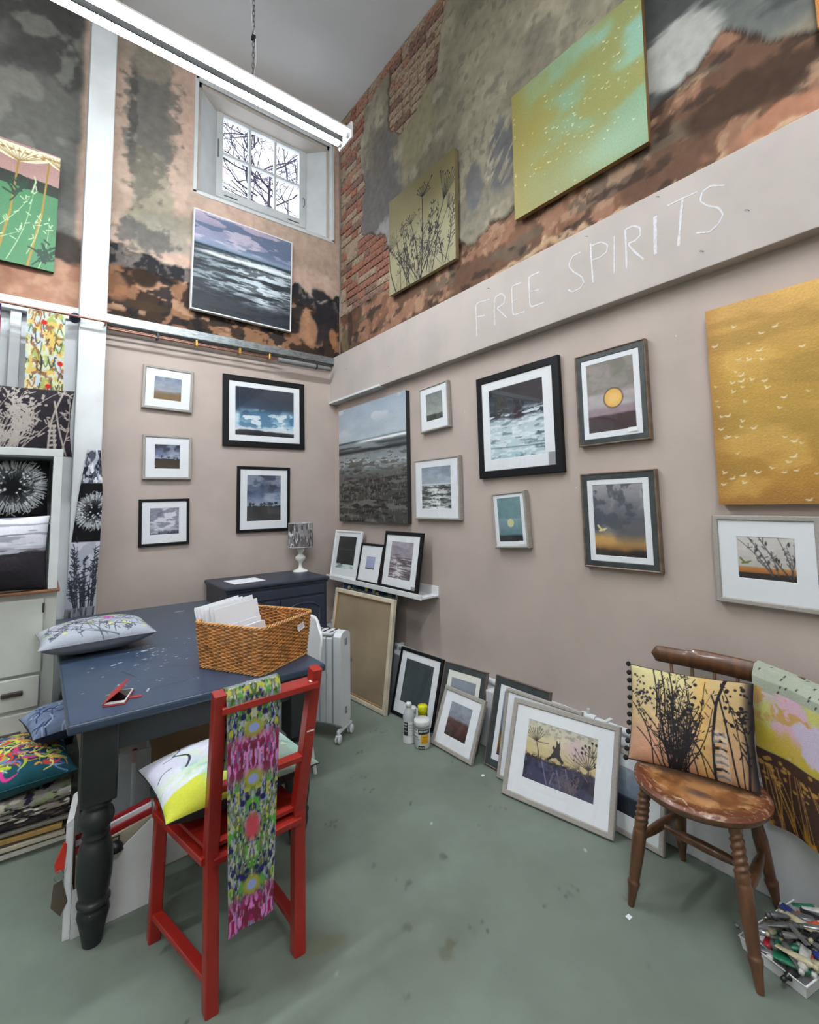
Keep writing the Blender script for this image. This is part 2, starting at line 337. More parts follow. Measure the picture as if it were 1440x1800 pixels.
lay(C, br*ell(.55, 3.33, .3, .10), (64, 48, 38), .95); lay(C, br*ell(.45, 3.12, .3, .07), (172, 122, 96), .8)
crust = np.interp(yy, [.3, .6, .9, 1.3, 1.5, 1.8, 2.1, 2.25, 2.4], [3.06, 3.07, 3.05, 3.06, 3.10, 3.12, 3.08, 3.02, 2.9])+.12*(nC-.5); cr = sst(-.035, -.01, -np.abs(zz-crust)); lay(C, cr*br, (178, 152, 122), .9)
lay(C, br*ell(2.05, 3.01, .22, .04), (62, 58, 60), .9); lay(C, ell(4.2, 3.2, .1, .14)*br, (110, 98, 76), .9); lay(C, ell(4.1, 3.3, .05, .2)*br, (62, 48, 48), .7)
lay(C, ex, (166, 146, 124)); lay(C, ex*sst(.5, .65, nC), (120, 104, 92), .7)
rim = np.exp(-((zz-zb)/.006)**2); lay(C, rim, (52, 42, 36), .7); lay(C, np.exp(-(E/.012)**2), (70, 58, 48), .75)
Xs = XU+.026*ex+.010*br-.006*(nB-.5)-.006*(nC-.5)+.012*rim-.006*cr
wr = struct(gridmesh('wall_right', np.stack([Xs, yy, zz], -1), lin(np.clip(C, 0, 255)), m_plaster))
n_br = 0; brick_me = {}
BL_, BH_, J = .215, .065, .011
def brick_mesh(L, k):
    key = (round(L, 3), k)
    if key not in brick_me:
        o = M().bbox((0, -L/2, -BH_/2), (.05, L/2, BH_/2), .006).build('brick', m_brick[k]); brick_me[key] = o.data; bpy.data.objects.remove(o)
    return brick_me[key]
for ci in range(40):
    z = 3.44+ci*(BH_+J)
    if z > ZC-.02: break
    y = 4.29-(0 if ci % 2 else .11); j = 0
    while y > 2.45:
        L = BL_ if (ci+j) % 3 else .103; yc = y-L/2
        if yc+L/2 < 4.295 and max(float(exposed(np.array([yc+d]), np.array([z]))[0]) for d in (-L/2, 0, L/2)) > -.01 and RB.random() > .05:
            pale = yc < 3.5 and z > 4.8
            k = RB.choice([3, 3, 1, 3, 2] if pale else ([0, 4, 0, 2, 3] if z < 4.9 else [1, 2, 3, 0]))
            o = link('brick', brick_mesh(L, k), wr); o.location = (XU+.012+RB.uniform(-.004, .006), yc, z+RB.uniform(-.002, .002)); o.rotation_euler = (RB.uniform(-.012, .012), 0, RB.uniform(-.01, .01)); n_br += 1
        y -= L+J; j += 1
print('bricks', n_br)
struct(M().box((XU+.045, Y0, 2.9), (XU+.3, YU+.1, ZC)).build('wall_right', m_mortar))
struct(M().box((XU-.01, Y0, 2.9), (XU+.05, -1.19, ZC)).build('wall_right', m_far))
struct(M().box((XL, Y0, 0), (XL+.3, YL+.3, 2.9)).build('wall_right', m_taupe))
beam = struct(M().bbox((XB, Y0, 2.523), (XU+.05, YL+.12, 2.985), .004).build('trim_2', m_taupe2))
struct(M().bbox((XB-.018, 3.34, 2.515), (XL, YL, 2.536), .003).build('trim_3', m_white))
struct(M().bbox((2.222, Y0, 0), (XL, YL, .345), .006).build('baseboard_right', m_white2))
# chalk lettering on the beam
chalk = pmat('white_chalk', (206, 206, 210), .95, var=.06, scale=80, bump=.5, bscale=200)
def chalk_strokes():
    P = []   # polylines in (y, z) with stroke width
    def pl(px): return [wall_pt(x, y) for x, y in px]
    def wall_pt(px, py):
        d = CR*((px-CX)/FPX)-CU*((py-CYP)/FPX)+CF; t = (XB-.0012)/d.x; return (d.y*t, EYE+d.z*t)
    k = lambda a: [(820+x/3, 300+y/3) for x, y in a]
    S = [([(122, 678), (50, 700), (52, 790), (55, 872)], 6), ([(50, 772), (98, 762)], 5),
         ([(150, 815), (148, 740), (150, 670), (185, 645), (205, 665), (198, 700), (160, 725), (185, 748), (212, 775)], 6),
         ([(290, 590), (238, 610), (242, 690), (245, 765), (308, 742)], 6), ([(242, 690), (275, 675)], 4),
         ([(386, 533), (328, 560), (332, 640), (335, 722), (410, 694)], 7), ([(332, 640), (384, 628)], 5),
         ([(602, 430), (560, 450), (538, 500), (560, 530), (610, 560), (620, 590), (600, 620), (560, 640), (536, 628)], 6),
         ([(655, 385), (660, 480), (668, 590)], 8), ([(660, 395), (710, 375), (745, 390), (740, 430), (700, 460), (664, 470)], 6),
         ([(780, 345), (780, 540)], 7), ([(845, 515), (842, 400), (838, 310)], 9), ([(840, 310), (880, 290), (915, 300), (918, 340), (890, 370), (850, 385), (890, 430), (935, 468)], 8),
         ([(995, 240), (996, 340), (997, 440)], 15), ([(1060, 185), (1130, 150), (1218, 112)], 7), ([(1140, 150), (1128, 270), (1118, 395)], 11),
         ([(1360, 78), (1290, 78), (1245, 110), (1232, 160), (1270, 185), (1330, 195), (1355, 230), (1330, 280), (1280, 325), (1212, 328)], 8)]
    m = M(); rr = random.Random(4)
    for pts, wpx in S:
        q = pl(k(pts)); dense = []
        for a, b in zip(q[:-1], q[1:]):
            for i in range(6): dense.append((a[0]+(b[0]-a[0])*i/6, a[1]+(b[1]-a[1])*i/6))
        dense.append(q[-1])
        for _ in range(2): dense = [dense[0]]+[tuple((dense[i-1][c]+2*dense[i][c]+dense[i+1][c])/4 for c in (0, 1)) for i in range(1, len(dense)-1)]+[dense[-1]]
        dist = 2.305*math.sin(.66)+dense[0][0]*math.cos(.66); w = wpx/3/FPX*dist*.62; vs = []
        for i, p in enumerate(dense):
            a = dense[max(0, i-1)]; b = dense[min(len(dense)-1, i+1)]; t = Vector((b[0]-a[0], b[1]-a[1])); t = t.normalized() if t.length else Vector((0, 1)); ww = w*rr.uniform(.75, 1.15)
            for s_ in (-1, 1):
                for lay_ in (0, 1): vs.append((XB-.0010*lay_-.0002, p[0]-t.y*ww*s_, p[1]+t.x*ww*s_))
        n = len(dense); m.add(vs, [(4*i+1, 4*i+5, 4*i+7, 4*i+3) for i in range(n-1)]+[(4*i, 4*i+4, 4*i+5, 4*i+1) for i in range(n-1)]+[(4*i+2, 4*i+3, 4*i+7, 4*i+6) for i in range(n-1)])
    return m
chalk_strokes().build('chalk_lettering', chalk, beam)['label'] = 'the words FREE SPIRITS in white chalk capitals'

# ---- upper far wall: old plaster with the window opening
WX0, WX1, WZ0, WZ1 = .975, 2.385, 4.285, 5.40
xx, zz = np.meshgrid(np.arange(-1.82, XU+.013, .0125), np.arange(2.86, ZC+.012, .0125)); yy = xx
nA, nB, nC, nD = fbm(xx*2.2+9, zz*2.2, 71, 5), fbm(xx*6+3, zz*6, 73, 4), fbm(xx*18, zz*18, 77, 4), fbm(xx*3+7, zz*9, 79, 4)
C = np.zeros(xx.shape+(3,)); C[:] = (190, 163, 148)
lay(C, sst(.45, .6, nA), (176, 156, 140), .7); lay(C, sst(.55, .7, nB), (202, 180, 164), .5)
# left of the post
L_ = sst(.17, .11, xx+.05*(nB-.5))*sst(3.45, 3.6, zz+.2*(nB-.5)); lay(C, L_, (98, 98, 94)); lay(C, L_*sst(.45, .6, nA), (70, 70, 68), .9); lay(C, L_*sst(.5, .62, nB), (122, 122, 115), .8)
lo = sst(3.44, 3.36, zz+.2*(nB-.5))*(xx < .3); lay(C, lo, (158, 118, 98)); lay(C, lo*sst(.5, .62, nB), (180, 145, 122), .8); lay(C, lo*sst(.5, .6, nA), (128, 92, 74), .6)
bk = (xx < .3)*ell(.08, 3.47, .2, .13, 1.3); lay(C, bk, (60, 55, 52), .9)
# between post and window
lay(C, ell(.63, 4.8, .17, .85, 1.1), (128, 125, 116), .95); lay(C, ell(.63, 4.9, .2, .7, 1.4, nC), (104, 102, 98), .75); lay(C, ell(.50, 4.7, .03, .5, 2.0, nC), (72, 72, 70), .6)
lay(C, ell(.66, 4.05, .2, .42, 1.0), (156, 150, 132), .9); lay(C, ell(.8, 3.85, .25, .2, 1.2), (150, 146, 134), .8); lay(C, ell(.6, 4.35, .12, .3, 1.8, nC), (110, 106, 98), .7); lay(C, ell(.55, 5.35, .25, .2), (150, 140, 128), .7)
lay(C, ell(.62, 3.75, .22, .12, 1.6, nC), (96, 94, 92), .8)
# black and brown bands low down
top = np.interp(xx, [.3, .45, .6, .8, 1.0, 1.4, 1.85, 1.95, 2.1, 2.25, 2.46], [3.60, 3.64, 3.62, 3.56, 3.58, 3.5, 3.55, 3.72, 3.66, 3.60, 3.72])+.16*(nB-.5)+.08*(nC-.5)
low = (1-sst(-.01, .01, zz-top))*(xx > .28)
lay(C, low, (94, 88, 84)); lay(C, low*sst(.46, .5, nB), (40, 40, 43), .95); lay(C, low*sst(.56, .6, nC), (120, 112, 106), .6)
t2 = top-.16-.2*(nA-.5); lw = (1-sst(-.008, .008, zz-t2))*(xx > .28)
lay(C, lw, (132, 98, 74)); lay(C, lw*sst(.5, .54, nA), (104, 70, 48), .8); lay(C, lw*sst(.5, .53, nB), (48, 38, 32), .9); lay(C, lw*sst(.58, .62, nD), (172, 136, 110), .8); lay(C, lw*sst(.56, .6, fbm(xx*9, zz*12, 83, 3)), (34, 32, 34), .85)
lay(C, ell(.62, 3.4, .10, .09, .7), (48, 38, 30), .95); lay(C, ell(.66, 3.16, .16, .05, .9), (66, 52, 38), .9); lay(C, ell(.42, 3.28, .1, .12, .8), (140, 100, 74), .8)
lay(C, ell(2.28, 3.45, .17, .28, 1.2)*(xx > 1.9), (38, 36, 40), .92); lay(C, ell(2.08, 3.3, .1, .2, .9), (168, 126, 96), .85); lay(C, ell(2.38, 3.25, .05, .1, 1.), (170, 118, 82), .8)
fr = np.exp(-((zz-top)/.012)**2)*(xx > .28); lay(C, fr*sst(.45, .55, nC), (210, 196, 180), .7)
C = C
Ys = YU+.010*low+.004*lw-.006*(nB-.5)-.008*(nC-.5)+.008*L_
cx = (xx[:-1, :-1]+xx[1:, 1:])/2; cz = (zz[:-1, :-1]+zz[1:, 1:])/2
keep = ~((cx > WX0+.01) & (cx < WX1-.01) & (cz > WZ0+.01) & (cz < WZ1-.01))
struct(gridmesh('wall_back', np.stack([xx, Ys, zz], -1), lin(np.clip(C, 0, 255)), m_plaster, keep=keep))
o_ = M()
for a, b in (((X0, 2.8), (WX0+.06, ZC)), ((WX1-.06, 2.8), (XU+.4, ZC)), ((WX0, 2.8), (WX1, WZ0+.06)), ((WX0, WZ1-.06), (WX1, ZC))): o_.box((a[0], YU+.03, a[1]), (b[0], YU+.26, b[1]))
struct(o_.build('wall_back', m_far))
struct(M().box((X0, YU-.01, 2.8), (-1.80, YU+.04, ZC)).build('wall_back', m_far))
struct(M().box((.33, YL, 0), (XL+.02, YL+.3, 2.91)).build('wall_back', m_taupe))
struct(M().box((X0, YL+.005, 0), (.33, YL+.3, 2.88)).build('wall_back', m_white))
# white post, rail boards and battens left of it
struct(M().bbox((.182, 4.12, 0), (.352, 4.42, ZC), .006).build('trim_1', m_white))
struct(M().bbox((X0, 4.17, 2.885), (.182, 4.30, 2.98), .005).build('trim_4', m_white))
struct(M().bbox((.10, 4.19, 0), (.182, 4.30, 2.885), .004).build('trim_5', m_white2))
struct(M().bbox((-.205, 4.19, 0), (-.145, 4.30, 2.885), .004).build('trim_6', m_white))
struct(M().bbox((.352, 4.15, 2.905), (2.30, 4.32, 2.912), .001).box((.352, 4.15, 2.905), (2.30, 4.156, 2.975)).box((.352, 4.31, 2.905), (2.30, 4.316, 2.93)).build('trim_7', m_steel))
# ---- window
win = struct(thing('window_1', 'small six-pane white casement window high in a splayed reveal', 'window')); del win['category']
YC = 4.52; ix0, ix1, iz0, iz1 = 1.225, 2.16, 4.475, 5.47
def quadstrip(name, A, B, m): return M().add([A[0], A[1], B[1], B[0]], [(0, 1, 2, 3)]).build(name, m, win)
o0 = [(WX0, YU-.004, WZ0), (WX1, YU-.004, WZ0), (WX1, YU-.004, WZ1), (WX0, YU-.004, WZ1)]; i0 = [(ix0, YC, iz0), (ix1, YC, iz0), (ix1, YC, iz1), (ix0, YC, iz1)]
quadstrip('sill', (o0[0], o0[1]), (i0[0], i0[1]), m_white); quadstrip('reveal', (o0[1], o0[2]), (i0[1], i0[2]), m_white)
quadstrip('reveal', (o0[2], o0[3]), (i0[2], i0[3]), m_white); quadstrip('reveal', (o0[3], o0[0]), (i0[3], i0[0]), m_white)
a = M(); t = .028
a.bbox((WX0-.004, YU-.016, WZ0-.004), (WX1+.004, YU+.01, WZ0+t)); a.bbox((WX0-.004, YU-.016, WZ0), (WX0+t, YU+.01, WZ1)); a.bbox((WX1-t, YU-.016, WZ0), (WX1+.004, YU+.01, WZ1)); a.bbox((WX0, YU-.016, WZ1-t), (WX1, YU+.01, WZ1)); a.build('architrave', m_white, win)
px0, px1, pz0, pz1 = 1.285, 2.085, 4.56, 5.31
fr_ = M(); fr_.bbox((ix0, YC-.015, iz0), (px0, YC+.04, iz1)); fr_.bbox((px1, YC-.015, iz0), (ix1, YC+.04, iz1)); fr_.bbox((px0, YC-.012, iz0), (px1, YC+.04, pz0)); fr_.bbox((px0, YC-.012, pz1), (px1, YC+.04, iz1)); fr_.build('window_frame', m_white, win)
cw = (px1-px0)/3; ch = (pz1-pz0)/2; g_ = glassmat('window_glass', (.97, .98, 1), .05)
for i in (1, 2): M().bbox((px0+cw*i-.013, YC-.006, pz0), (px0+cw*i+.013, YC+.03, pz1), .004).build('glazing_bar', m_white, win)
M().bbox((px0, YC-.008, pz0+ch-.013), (px1, YC+.03, pz0+ch+.013), .004).build('glazing_bar', m_white, win)
for i in range(3):
    for j in range(2): M().box((px0+cw*i+.008, YC+.012, pz0+ch*j+.008), (px0+cw*(i+1)-.008, YC+.016, pz0+ch*(j+1)-.008)).build('pane', g_, win)
M().tube([(2.125, YC-.02, 4.80), (2.13, YC-.045, 4.78), (2.13, YC-.045, 4.72), (2.12, YC-.03, 4.69)], .006, 6).build('latch', m_steel, win)
M().bbox((1.232, YC-.03, 4.87), (1.244, YC-.01, 5.05), .003).build('hinge', m_grey, win)
M().lathe([(.0, 0), (.03, 0), (.032, .008), (.02, .02), (.018, .03), (0, .031)], 14, (1.70, YC-.012, 5.39), (0, -1, 0)).build('catch', m_steel, win)
for x in (1.30, 1.95): M().bbox((x, YC-.02, 4.500), (x+.13, YC-.012, 4.506), .001).build('slot', m_black, win)
# ---- pipes
p = thing('copper_rail', 'thin copper hanging rail in front of white post and left panels', 'rail', loc=(-.8, 4.05, 2.875))
M().tube([(-.6, 0, .015), (.4, 0, .004), (1.16, 0, 0)], .0085, 8).build('rail', m_copper, p)
M().lathe([(0, 0), (.034, 0), (.036, .01), (.03, .05), (0, .052)], 16, (.955, .07, .002), (0, -1, 0)).build('bracket', m_dkblue, p)
M().tube([(1.14, 0, 0), (1.14, .12, -.01)], .007, 6).build('bracket', m_copper, p)
p = thing('copper_pipe', 'double copper pipe running beneath the galvanised steel track', 'pipe', loc=(.36, 4.125, 2.852))
M().tube([(0, 0, 0), (1.36, 0, -.006)], .008, 8).build('pipe', m_copper, p); M().tube([(0, .03, .022), (1.36, .03, .016)], .006, 8).build('pipe', m_copper, p)
for x in (.33, .62, .98, 1.25): M().bbox((x, -.012, -.016), (x+.018, .05, .036), .003).build('pipe_clip', m_brass if x > .5 else m_black, p)
p = thing('pipe_insulation', 'grey foam insulation tube on the pipe end near the corner', 'insulation', loc=(1.70, 4.125, 2.846))
M().tube([(0, 0, 0), (.38, 0, 0)], .024, 12).build('sleeve', m_grey, p); M().tube([(.39, 0, 0), (.54, 0, 0)], .021, 12).build('sleeve', m_grey, p); M().tube([(.38, 0, 0), (.395, 0, 0)], .027, 12).build('collar', m_black, p)
p = thing('heating_pipe', 'white painted heating pipe along the top of the low white boxing', 'pipe', loc=(2.30, 0, .372))
M().tube([(0, -2.9, 0), (0, 4.2, 0)], .017, 10).build('pipe', m_white, p)
for y in (1.35, 2.2, 3.1, .4): M().bbox((-.022, y, -.026), (.04, y+.02, .022), .003).build('pipe_clip', m_white, p)
M().tube([(0, 1.42, 0), (0, 1.50, 0)], .024, 10).build('coupling', m_white, p); M().tube([(-.0, 1.46, 0), (-.0, 1.46, .045)], .01, 8).build('valve', m_white, p)
# ---- tree outside
tb = pmat('bark', (70, 62, 70), .9)
tb = pmat('twig_bark', (58, 52, 68), .9)
tr = thing('bare_tree', 'bare twiggy tree outside beyond the small window', 'tree', loc=(3.9, 10.5, 6.0))
m = M(); R_ = random.Random(12)
def limb(p, d, L, r, lv):
    q = [Vector(p)]
    for i in range(4): d = (Vector(d)+Vector((R_.uniform(-.25, .25), R_.uniform(-.2, .2), R_.uniform(-.18, .2)))).normalized(); q.append(q[-1]+d*L/4)
    m.tube(q, [r*(1-.12*i) for i in range(5)], 5 if lv < 3 else 3, cap=False)
    if lv < 6:
        for k in range(3):
            a = R_.uniform(0, 6.28); e = Vector((math.cos(a), .5*math.sin(a), R_.uniform(-.3, .5))); limb(q[R_.randint(2, 4)], (d*.8+e*.75).normalized(), L*R_.uniform(.62, .8), r*.6, lv+1)
m.tube([(-.2, 0, -6.0), (0, 0, -2), (.1, 0, 1.0), (.2, 0, 3.5)], [.16, .13, .07, .02], 8)
for i in range(26): limb((R_.uniform(-.6, 1.5), R_.uniform(-.5, .5), R_.uniform(1.0, 4.2)), (R_.uniform(-1, 1), R_.uniform(-.2, .2), R_.uniform(-.1, .9)), 1.15, .024, 3)
m.build('branches', tb, tr)
ld = thing('ground', 'ground outside the building', 'ground'); bpy.data.objects.remove(ld)
# ================================================================== PICTURES
m_paint = cmat('paint_on_canvas', .55, bump=.35, bscale=120, var=.08, nscale=90, spec=.35)
m_print = cmat('printed_paper', .6, var=.02)
m_mount = pmat('white_mount_board', (226, 228, 233), .8, var=.01, scale=40)
m_mount2 = pmat('cream_mount_board', (222, 222, 214), .8, var=.01, scale=40)
m_fblack = pmat('black_frame', (17, 17, 20), .5, var=.1, scale=40, spec=.25)
m_flight = pmat('pale_grey_wood_frame', (154, 149, 143), .6, var=.06, scale=14, stretch=(8, 1, 8), bump=.15)
m_fwhite = pmat('white_frame', (216, 218, 220), .5, var=.03)
m_fdark = pmat('charcoal_bronze_frame', (54, 61, 62), .45, var=.18, scale=20, bump=.15)
m_fbronze = pmat('bronze_edge', (122, 104, 88), .4, .4, .2, 20)
m_fbrown = pmat('brown_frame_edge', (96, 82, 76), .5, var=.2, scale=20)
m_back = pmat('hardboard_back', (92, 74, 58), .8)
m_pglass = glassmat('picture_glass', (.985, .99, .99), .05, .015)
m_label = pmat('white_label', (225, 226, 228), .7, var=.02)
m_lab_g = pmat('grey_label', (140, 140, 146), .7, var=.05)
m_edge_b = pmat('black_canvas_edge', (38, 38, 40), .8)
def rails(name, W, H, fw, d, mat, par, z0=0., yf=0., prof=.004):
    """mitred picture-frame mouldings: outer size W x H, face width fw, depth d, front at y=yf"""
    m = M(); x0, x1, a, b = -W/2, W/2, z0, z0+H; O = [(x0, a), (x1, a), (x1, b), (x0, b)]; I = [(x0+fw, a+fw), (x1-fw, a+fw), (x1-fw, b-fw), (x0+fw, b-fw)]; e = prof
    def off(P, t, s=1):
        c = [(x0+x1)/2, (a+b)/2]; return [(p[0]+(t if p[0] < c[0] else -t), p[1]+(t if p[1] < c[1] else -t)) for p in P]
    rings = [(O, yf+d), (O, yf+e), (off(O, e), yf), (off(I, -e), yf), (I, yf+e), (I, yf+d)]
    vs = [(p[0], y, p[1]) for R, y in rings for p in R]; n = len(rings)
    m.add(vs, [(4*i+k, 4*i+(k+1) % 4, 4*((i+1) % n)+(k+1) % 4, 4*((i+1) % n)+k) for i in range(n) for k in range(4)])
    return m.build(name, mat, par)
def framed(name, label, M4, W, H, fw, fmat, mb, cv, d=.022, group=None, bottom=False, mount=None, mat_w=None, sticker=None, liner=None, cat='picture', recess=.007, glass=True):
    """frame > frame, (liner), mount, print, backing, glass; mb = mount border (l, r, b, t) in metres; cv = painter(w,h)->Cv"""
    z0 = 0. if bottom else -H/2
    t = thing(name, label, cat, M4=M4, group=group); rails('frame', W, H, fw, d, fmat, t, z0)
    g = fw
    if liner: rails('liner', W-2*fw+.002, H-2*fw+.002, liner[0], d-.006, liner[1], t, z0+fw-.001, .004, .002); g += liner[0]
    iw, ih = W-2*g, H-2*g; l, r, b, tp = mb; y = recess
    x0, x1, a, c = -iw/2, iw/2, z0+g, z0+g+ih; X0_, X1_, A, C_ = x0+l, x1-r, a+b, c-tp; yb = .0018
    m = M(); R = [((x0, a), (x1, a), (x1, c), (x0, c), y), ((X0_, A), (X1_, A), (X1_, C_), (X0_, C_), y), ((X0_+yb, A+yb), (X1_-yb, A+yb), (X1_-yb, C_-yb), (X0_+yb, C_-yb), y+.0022)]
    vs = [(p[0], q[4], p[1]) for q in R for p in q[:4]]; m.add(vs, [(4*i+k, 4*i+(k+1) % 4, 4*i+4+(k+1) % 4, 4*i+4+k) for i in range(2) for k in range(4)]); m.build('mount', mount or m_mount, t)
    cv_ = cv(X1_-X0_, C_-A); cv_.flat('print', m_print, t, y=y+.002, dx=X0_, dz=A)
    M().box((x0-.002, y+.004, a-.002), (x1+.002, d-.001, c+.002)).build('backing', m_back, t)
    if glass: M().box((x0, y-.0030, a), (x1, y-.0012, c)).build('glass', m_pglass, t)
    if sticker:
        sx, sz, sw, sh, sm = sticker; M().box((sx-sw/2, y-.0042, z0+sz), (sx+sw/2, y-.0033, z0+sz+sh)).build('price_label', sm, t)
    return t
def canvas(name, label, M4, W, H, cv, d=.035, em=None, group=None, cat='painting'):
    t = thing(name, label, cat, M4=M4, group=group); M().bbox((-W/2, .0005, -H/2), (W/2, d, H/2), .003).build('stretcher', em or m_edge_b, t)
    cv(W, H).flat('painted_face', m_paint, t, y=0); return t
PP = 300
# -- painters (colours are the paints' own)
def p_mist(w, h):
    c = Cv(w, h, PP*1.3, 1).grad([(0, (122, 96, 62)), (.25, (120, 98, 70)), (.36, (136, 120, 110)), (.42, (150, 155, 165)), (.7, (140, 148, 165)), (1, (120, 130, 150))], .10, 2, 5, tone=.2)
    return c.mix(sst(.5, .7, c.n(3, 2, 4))*sst(.5, .8, c.v), (165, 170, 182))
def p_trees(w, h, sky=((60, 70, 95), (110, 120, 150), (165, 172, 190)), gnd=((72, 58, 44), (52, 44, 36)), hz=.4, seed=2, big=True):
    c = Cv(w, h, PP*1.3, seed); c.grad([(0, gnd[0]), (hz-.02, gnd[1]), (hz, gnd[1]), (hz+.01, sky[2]), (hz+.2, sky[1]), (1, sky[0])], .02, tone=.3)
    c.mix(sst(.5, .66, c.n(3, 5, 2))*sst(hz+.1, .9, c.v), tuple(x*.7 for x in sky[0])); c.mix(sst(.5, .7, c.n(3, 6, 5))*sst(hz+.02, hz+.15, c.v)*.5, (190, 196, 210))
    for i in range(26): c.disc(c.r.random(), hz+.005, c.r.uniform(.006, .014)*w*2, (30, 32, 34), ry=c.r.uniform(.006, .018)*h)
    for u in ([.26, .55, .78, .88] if big else [.1, .18, .42, .5, .63, .66, .72, .85]):
        s = c.r.uniform(.05, .075) if not big or u > .3 else .11
        c.line([(u, hz), (u, hz+s*.7)], .012*w, (28, 28, 30))
        for k in range(16): a = c.r.uniform(0, 6.3); q = s*c.r.random(); c.disc(u+q*math.cos(a)*.9, hz+s*.9+q*.5*math.sin(a), .014*w, (30, 32, 36))
    for i in range(9): u = .1+.1*i; c.line([(.5+(u-.5)*.3, hz-.03), (.5+(u-.5)*2.2, 0)], .010*w, (56, 48, 38), .02*w)
    return c
def p_cloud(w, h):
    c = Cv(w, h, PP*1.3, 5).grad([(0, (70, 72, 88)), (.12, (96, 98, 112)), (.2, (150, 152, 166)), (.5, (150, 152, 168)), (1, (128, 130, 148))], .1, tone=.3)
    c.mix(sst(.45, .6, c.n(2.2, 4, 1)+.25*(1-np.hypot(c.u-.45, c.v-.6)*1.6)-.1), (212, 212, 222)); c.mix(sst(.52, .62, c.n(3, 9, 3))*.7, (104, 106, 124)); c.mix(sst(.5, .6, c.n(4, 12, 7))*(c.v < .45)*.6, (190, 192, 204))
    for i in range(10): c.disc(c.r.uniform(.3, 1), .06, .02*w, (50, 52, 62), ry=.05*h)
    return c
def p_storm(w, h):
    c = Cv(w, h, PP, 6).grad([(0, (24, 30, 38)), (.07, (30, 38, 44)), (.10, (210, 214, 220)), (.22, (150, 185, 205)), (.42, (70, 118, 150)), (.58, (32, 58, 84)), (.8, (28, 42, 60)), (1, (34, 44, 60))], .16, 2.4, 3)
    c.v2 = c.v; c.mix(1-sst(.055, .075, c.v-.03*(c.u-.5)+.02*(c.n(5, 2, 3)-.5)), (22, 27, 36)); b = sst(.1, .2, c.v)*(1-sst(.4, .62, c.v))
    c.mix(sst(.46, .6, c.n(3, 4, 1))*b, (186, 210, 222)); c.mix(sst(.52, .64, c.n(5, 6, 2))*b*.8, (60, 112, 146)); c.mix(sst(.55, .65, c.n(7, 12, 4))*b*.9, (222, 228, 232))
    return c.mix(sst(.35, .37, .62*c.u+.2-(1-c.v)*.9)*sst(.45, .5, c.v)*.28, (60, 66, 78))
def p_dusk(w, h):
    return p_trees(w, h, ((52, 60, 84), (98, 112, 140), (150, 165, 182)), ((56, 58, 62), (44, 46, 52)), .32, 8, False)
def sea(c, hz, dark=(40, 46, 52), light=(215, 222, 228), cx=.62, mid=(100, 108, 114), k=14, glow=1.0):
    g = np.exp(-((c.u-cx)/(.28+.25*(1-c.v)))**2)*glow; below = 1-sst(hz-.005, hz+.005, c.v)
    st = c.n(3.5, k*2.2, 1, 5); s2 = c.n(8, k*4, 2, 4)
    c.mix(below, dark); c.mix(below*sst(.44, .6, st), mid); c.mix(below*sst(.50-.16*g, .60-.1*g, .6*st+.4*s2)*(.25+.75*g), light); c.mix(below*sst(.58, .66, s2)*.6, tuple(x*.6 for x in dark)); return c
def p_bigsea(w, h):
    c = Cv(w, h, 260, 9).grad([(0, (60, 60, 58)), (.6, (120, 130, 138)), (.72, (170, 182, 190)), (1, (150, 162, 176))], .06, tone=.12)
    c.mix(sst(.5, .68, c.n(3, 5, 5))*sst(.7, .8, c.v), (186, 192, 196)); c.mix(sst(.56, .7, c.n(5, 9, 6))*sst(.78, .9, c.v)*.6, (205, 208, 208))
    b = 1-sst(.695, .70, c.v-.0*c.u); st = c.n(3, 26, 1, 5); s2 = c.n(12, 60, 2, 4); c.mix(b, (128, 136, 140)); c.mix(b*sst(.5, .6, st)*.8, (84, 90, 92))
    c.mix(np.exp(-((c.v-.675-.02*(st-.5))/.012)**2)*sst(.2, .5, c.u), (235, 238, 240)); c.mix(np.exp(-((c.v-.688)/.007)**2)*(1-sst(.2, .4, c.u)), (60, 66, 70))
    c.mix(np.exp(-((c.v-.60-.02*(st-.5)+.01*c.u)/.016)**2), (36, 38, 40)); c.mix(np.exp(-((c.v-.64)/.01)**2)*sst(.45, .6, st), (60, 64, 66))
    m = (1-sst(.55, .60, c.v))*sst(.38, .5, c.v); c.mix(m*sst(.42, .6, .5*st+.5*s2), (205, 206, 204)); c.mix(m*sst(.54, .6, s2), (92, 92, 88))
    lo = 1-sst(.32, .50, c.v+.12*(st-.5)); c.mix(lo, (62, 61, 58)); c.mix(lo*sst(.5, .6, st), (96, 95, 90)); c.mix(lo*sst(.54, .62, s2), (36, 35, 34)); c.mix(lo*sst(.62, .7, c.n(60, 34, 4, 3))*.5, (120, 120, 112))
    return c
def p_uppersea(w, h):
    c = Cv(w, h, 260, 10).grad([(0, (44, 52, 60)), (.66, (120, 140, 160)), (.78, (140, 145, 172)), (1, (176, 162, 184))], .08, tone=.15)
    c.mix(sst(.5, .62, c.n(4, 14, 4))*sst(.68, .75, c.v), (188, 182, 200)); c.mix(sst(.54, .62, c.n(4, 18, 5))*sst(.68, .75, c.v)*.9, (96, 112, 138))
    sea(c, .665, (38, 46, 52), (196, 208, 216), .7, (84, 96, 104), 11); c.mix(np.exp(-((c.v-.66)/.014)**2), (30, 46, 56)); c.mix(np.exp(-((c.v-.605+.03*(c.n(6, 2, 6)-.5))/.016)**2)*sst(.1, .4, c.u+.2), (222, 228, 232)); c.mix(np.exp(-((c.v-.57)/.01)**2)*.8, (34, 42, 46))
    c.mix((1-sst(.15, .3, c.v+.15*(c.n(6, 14, 8)-.5)))*.9, (26, 30, 38)); return c
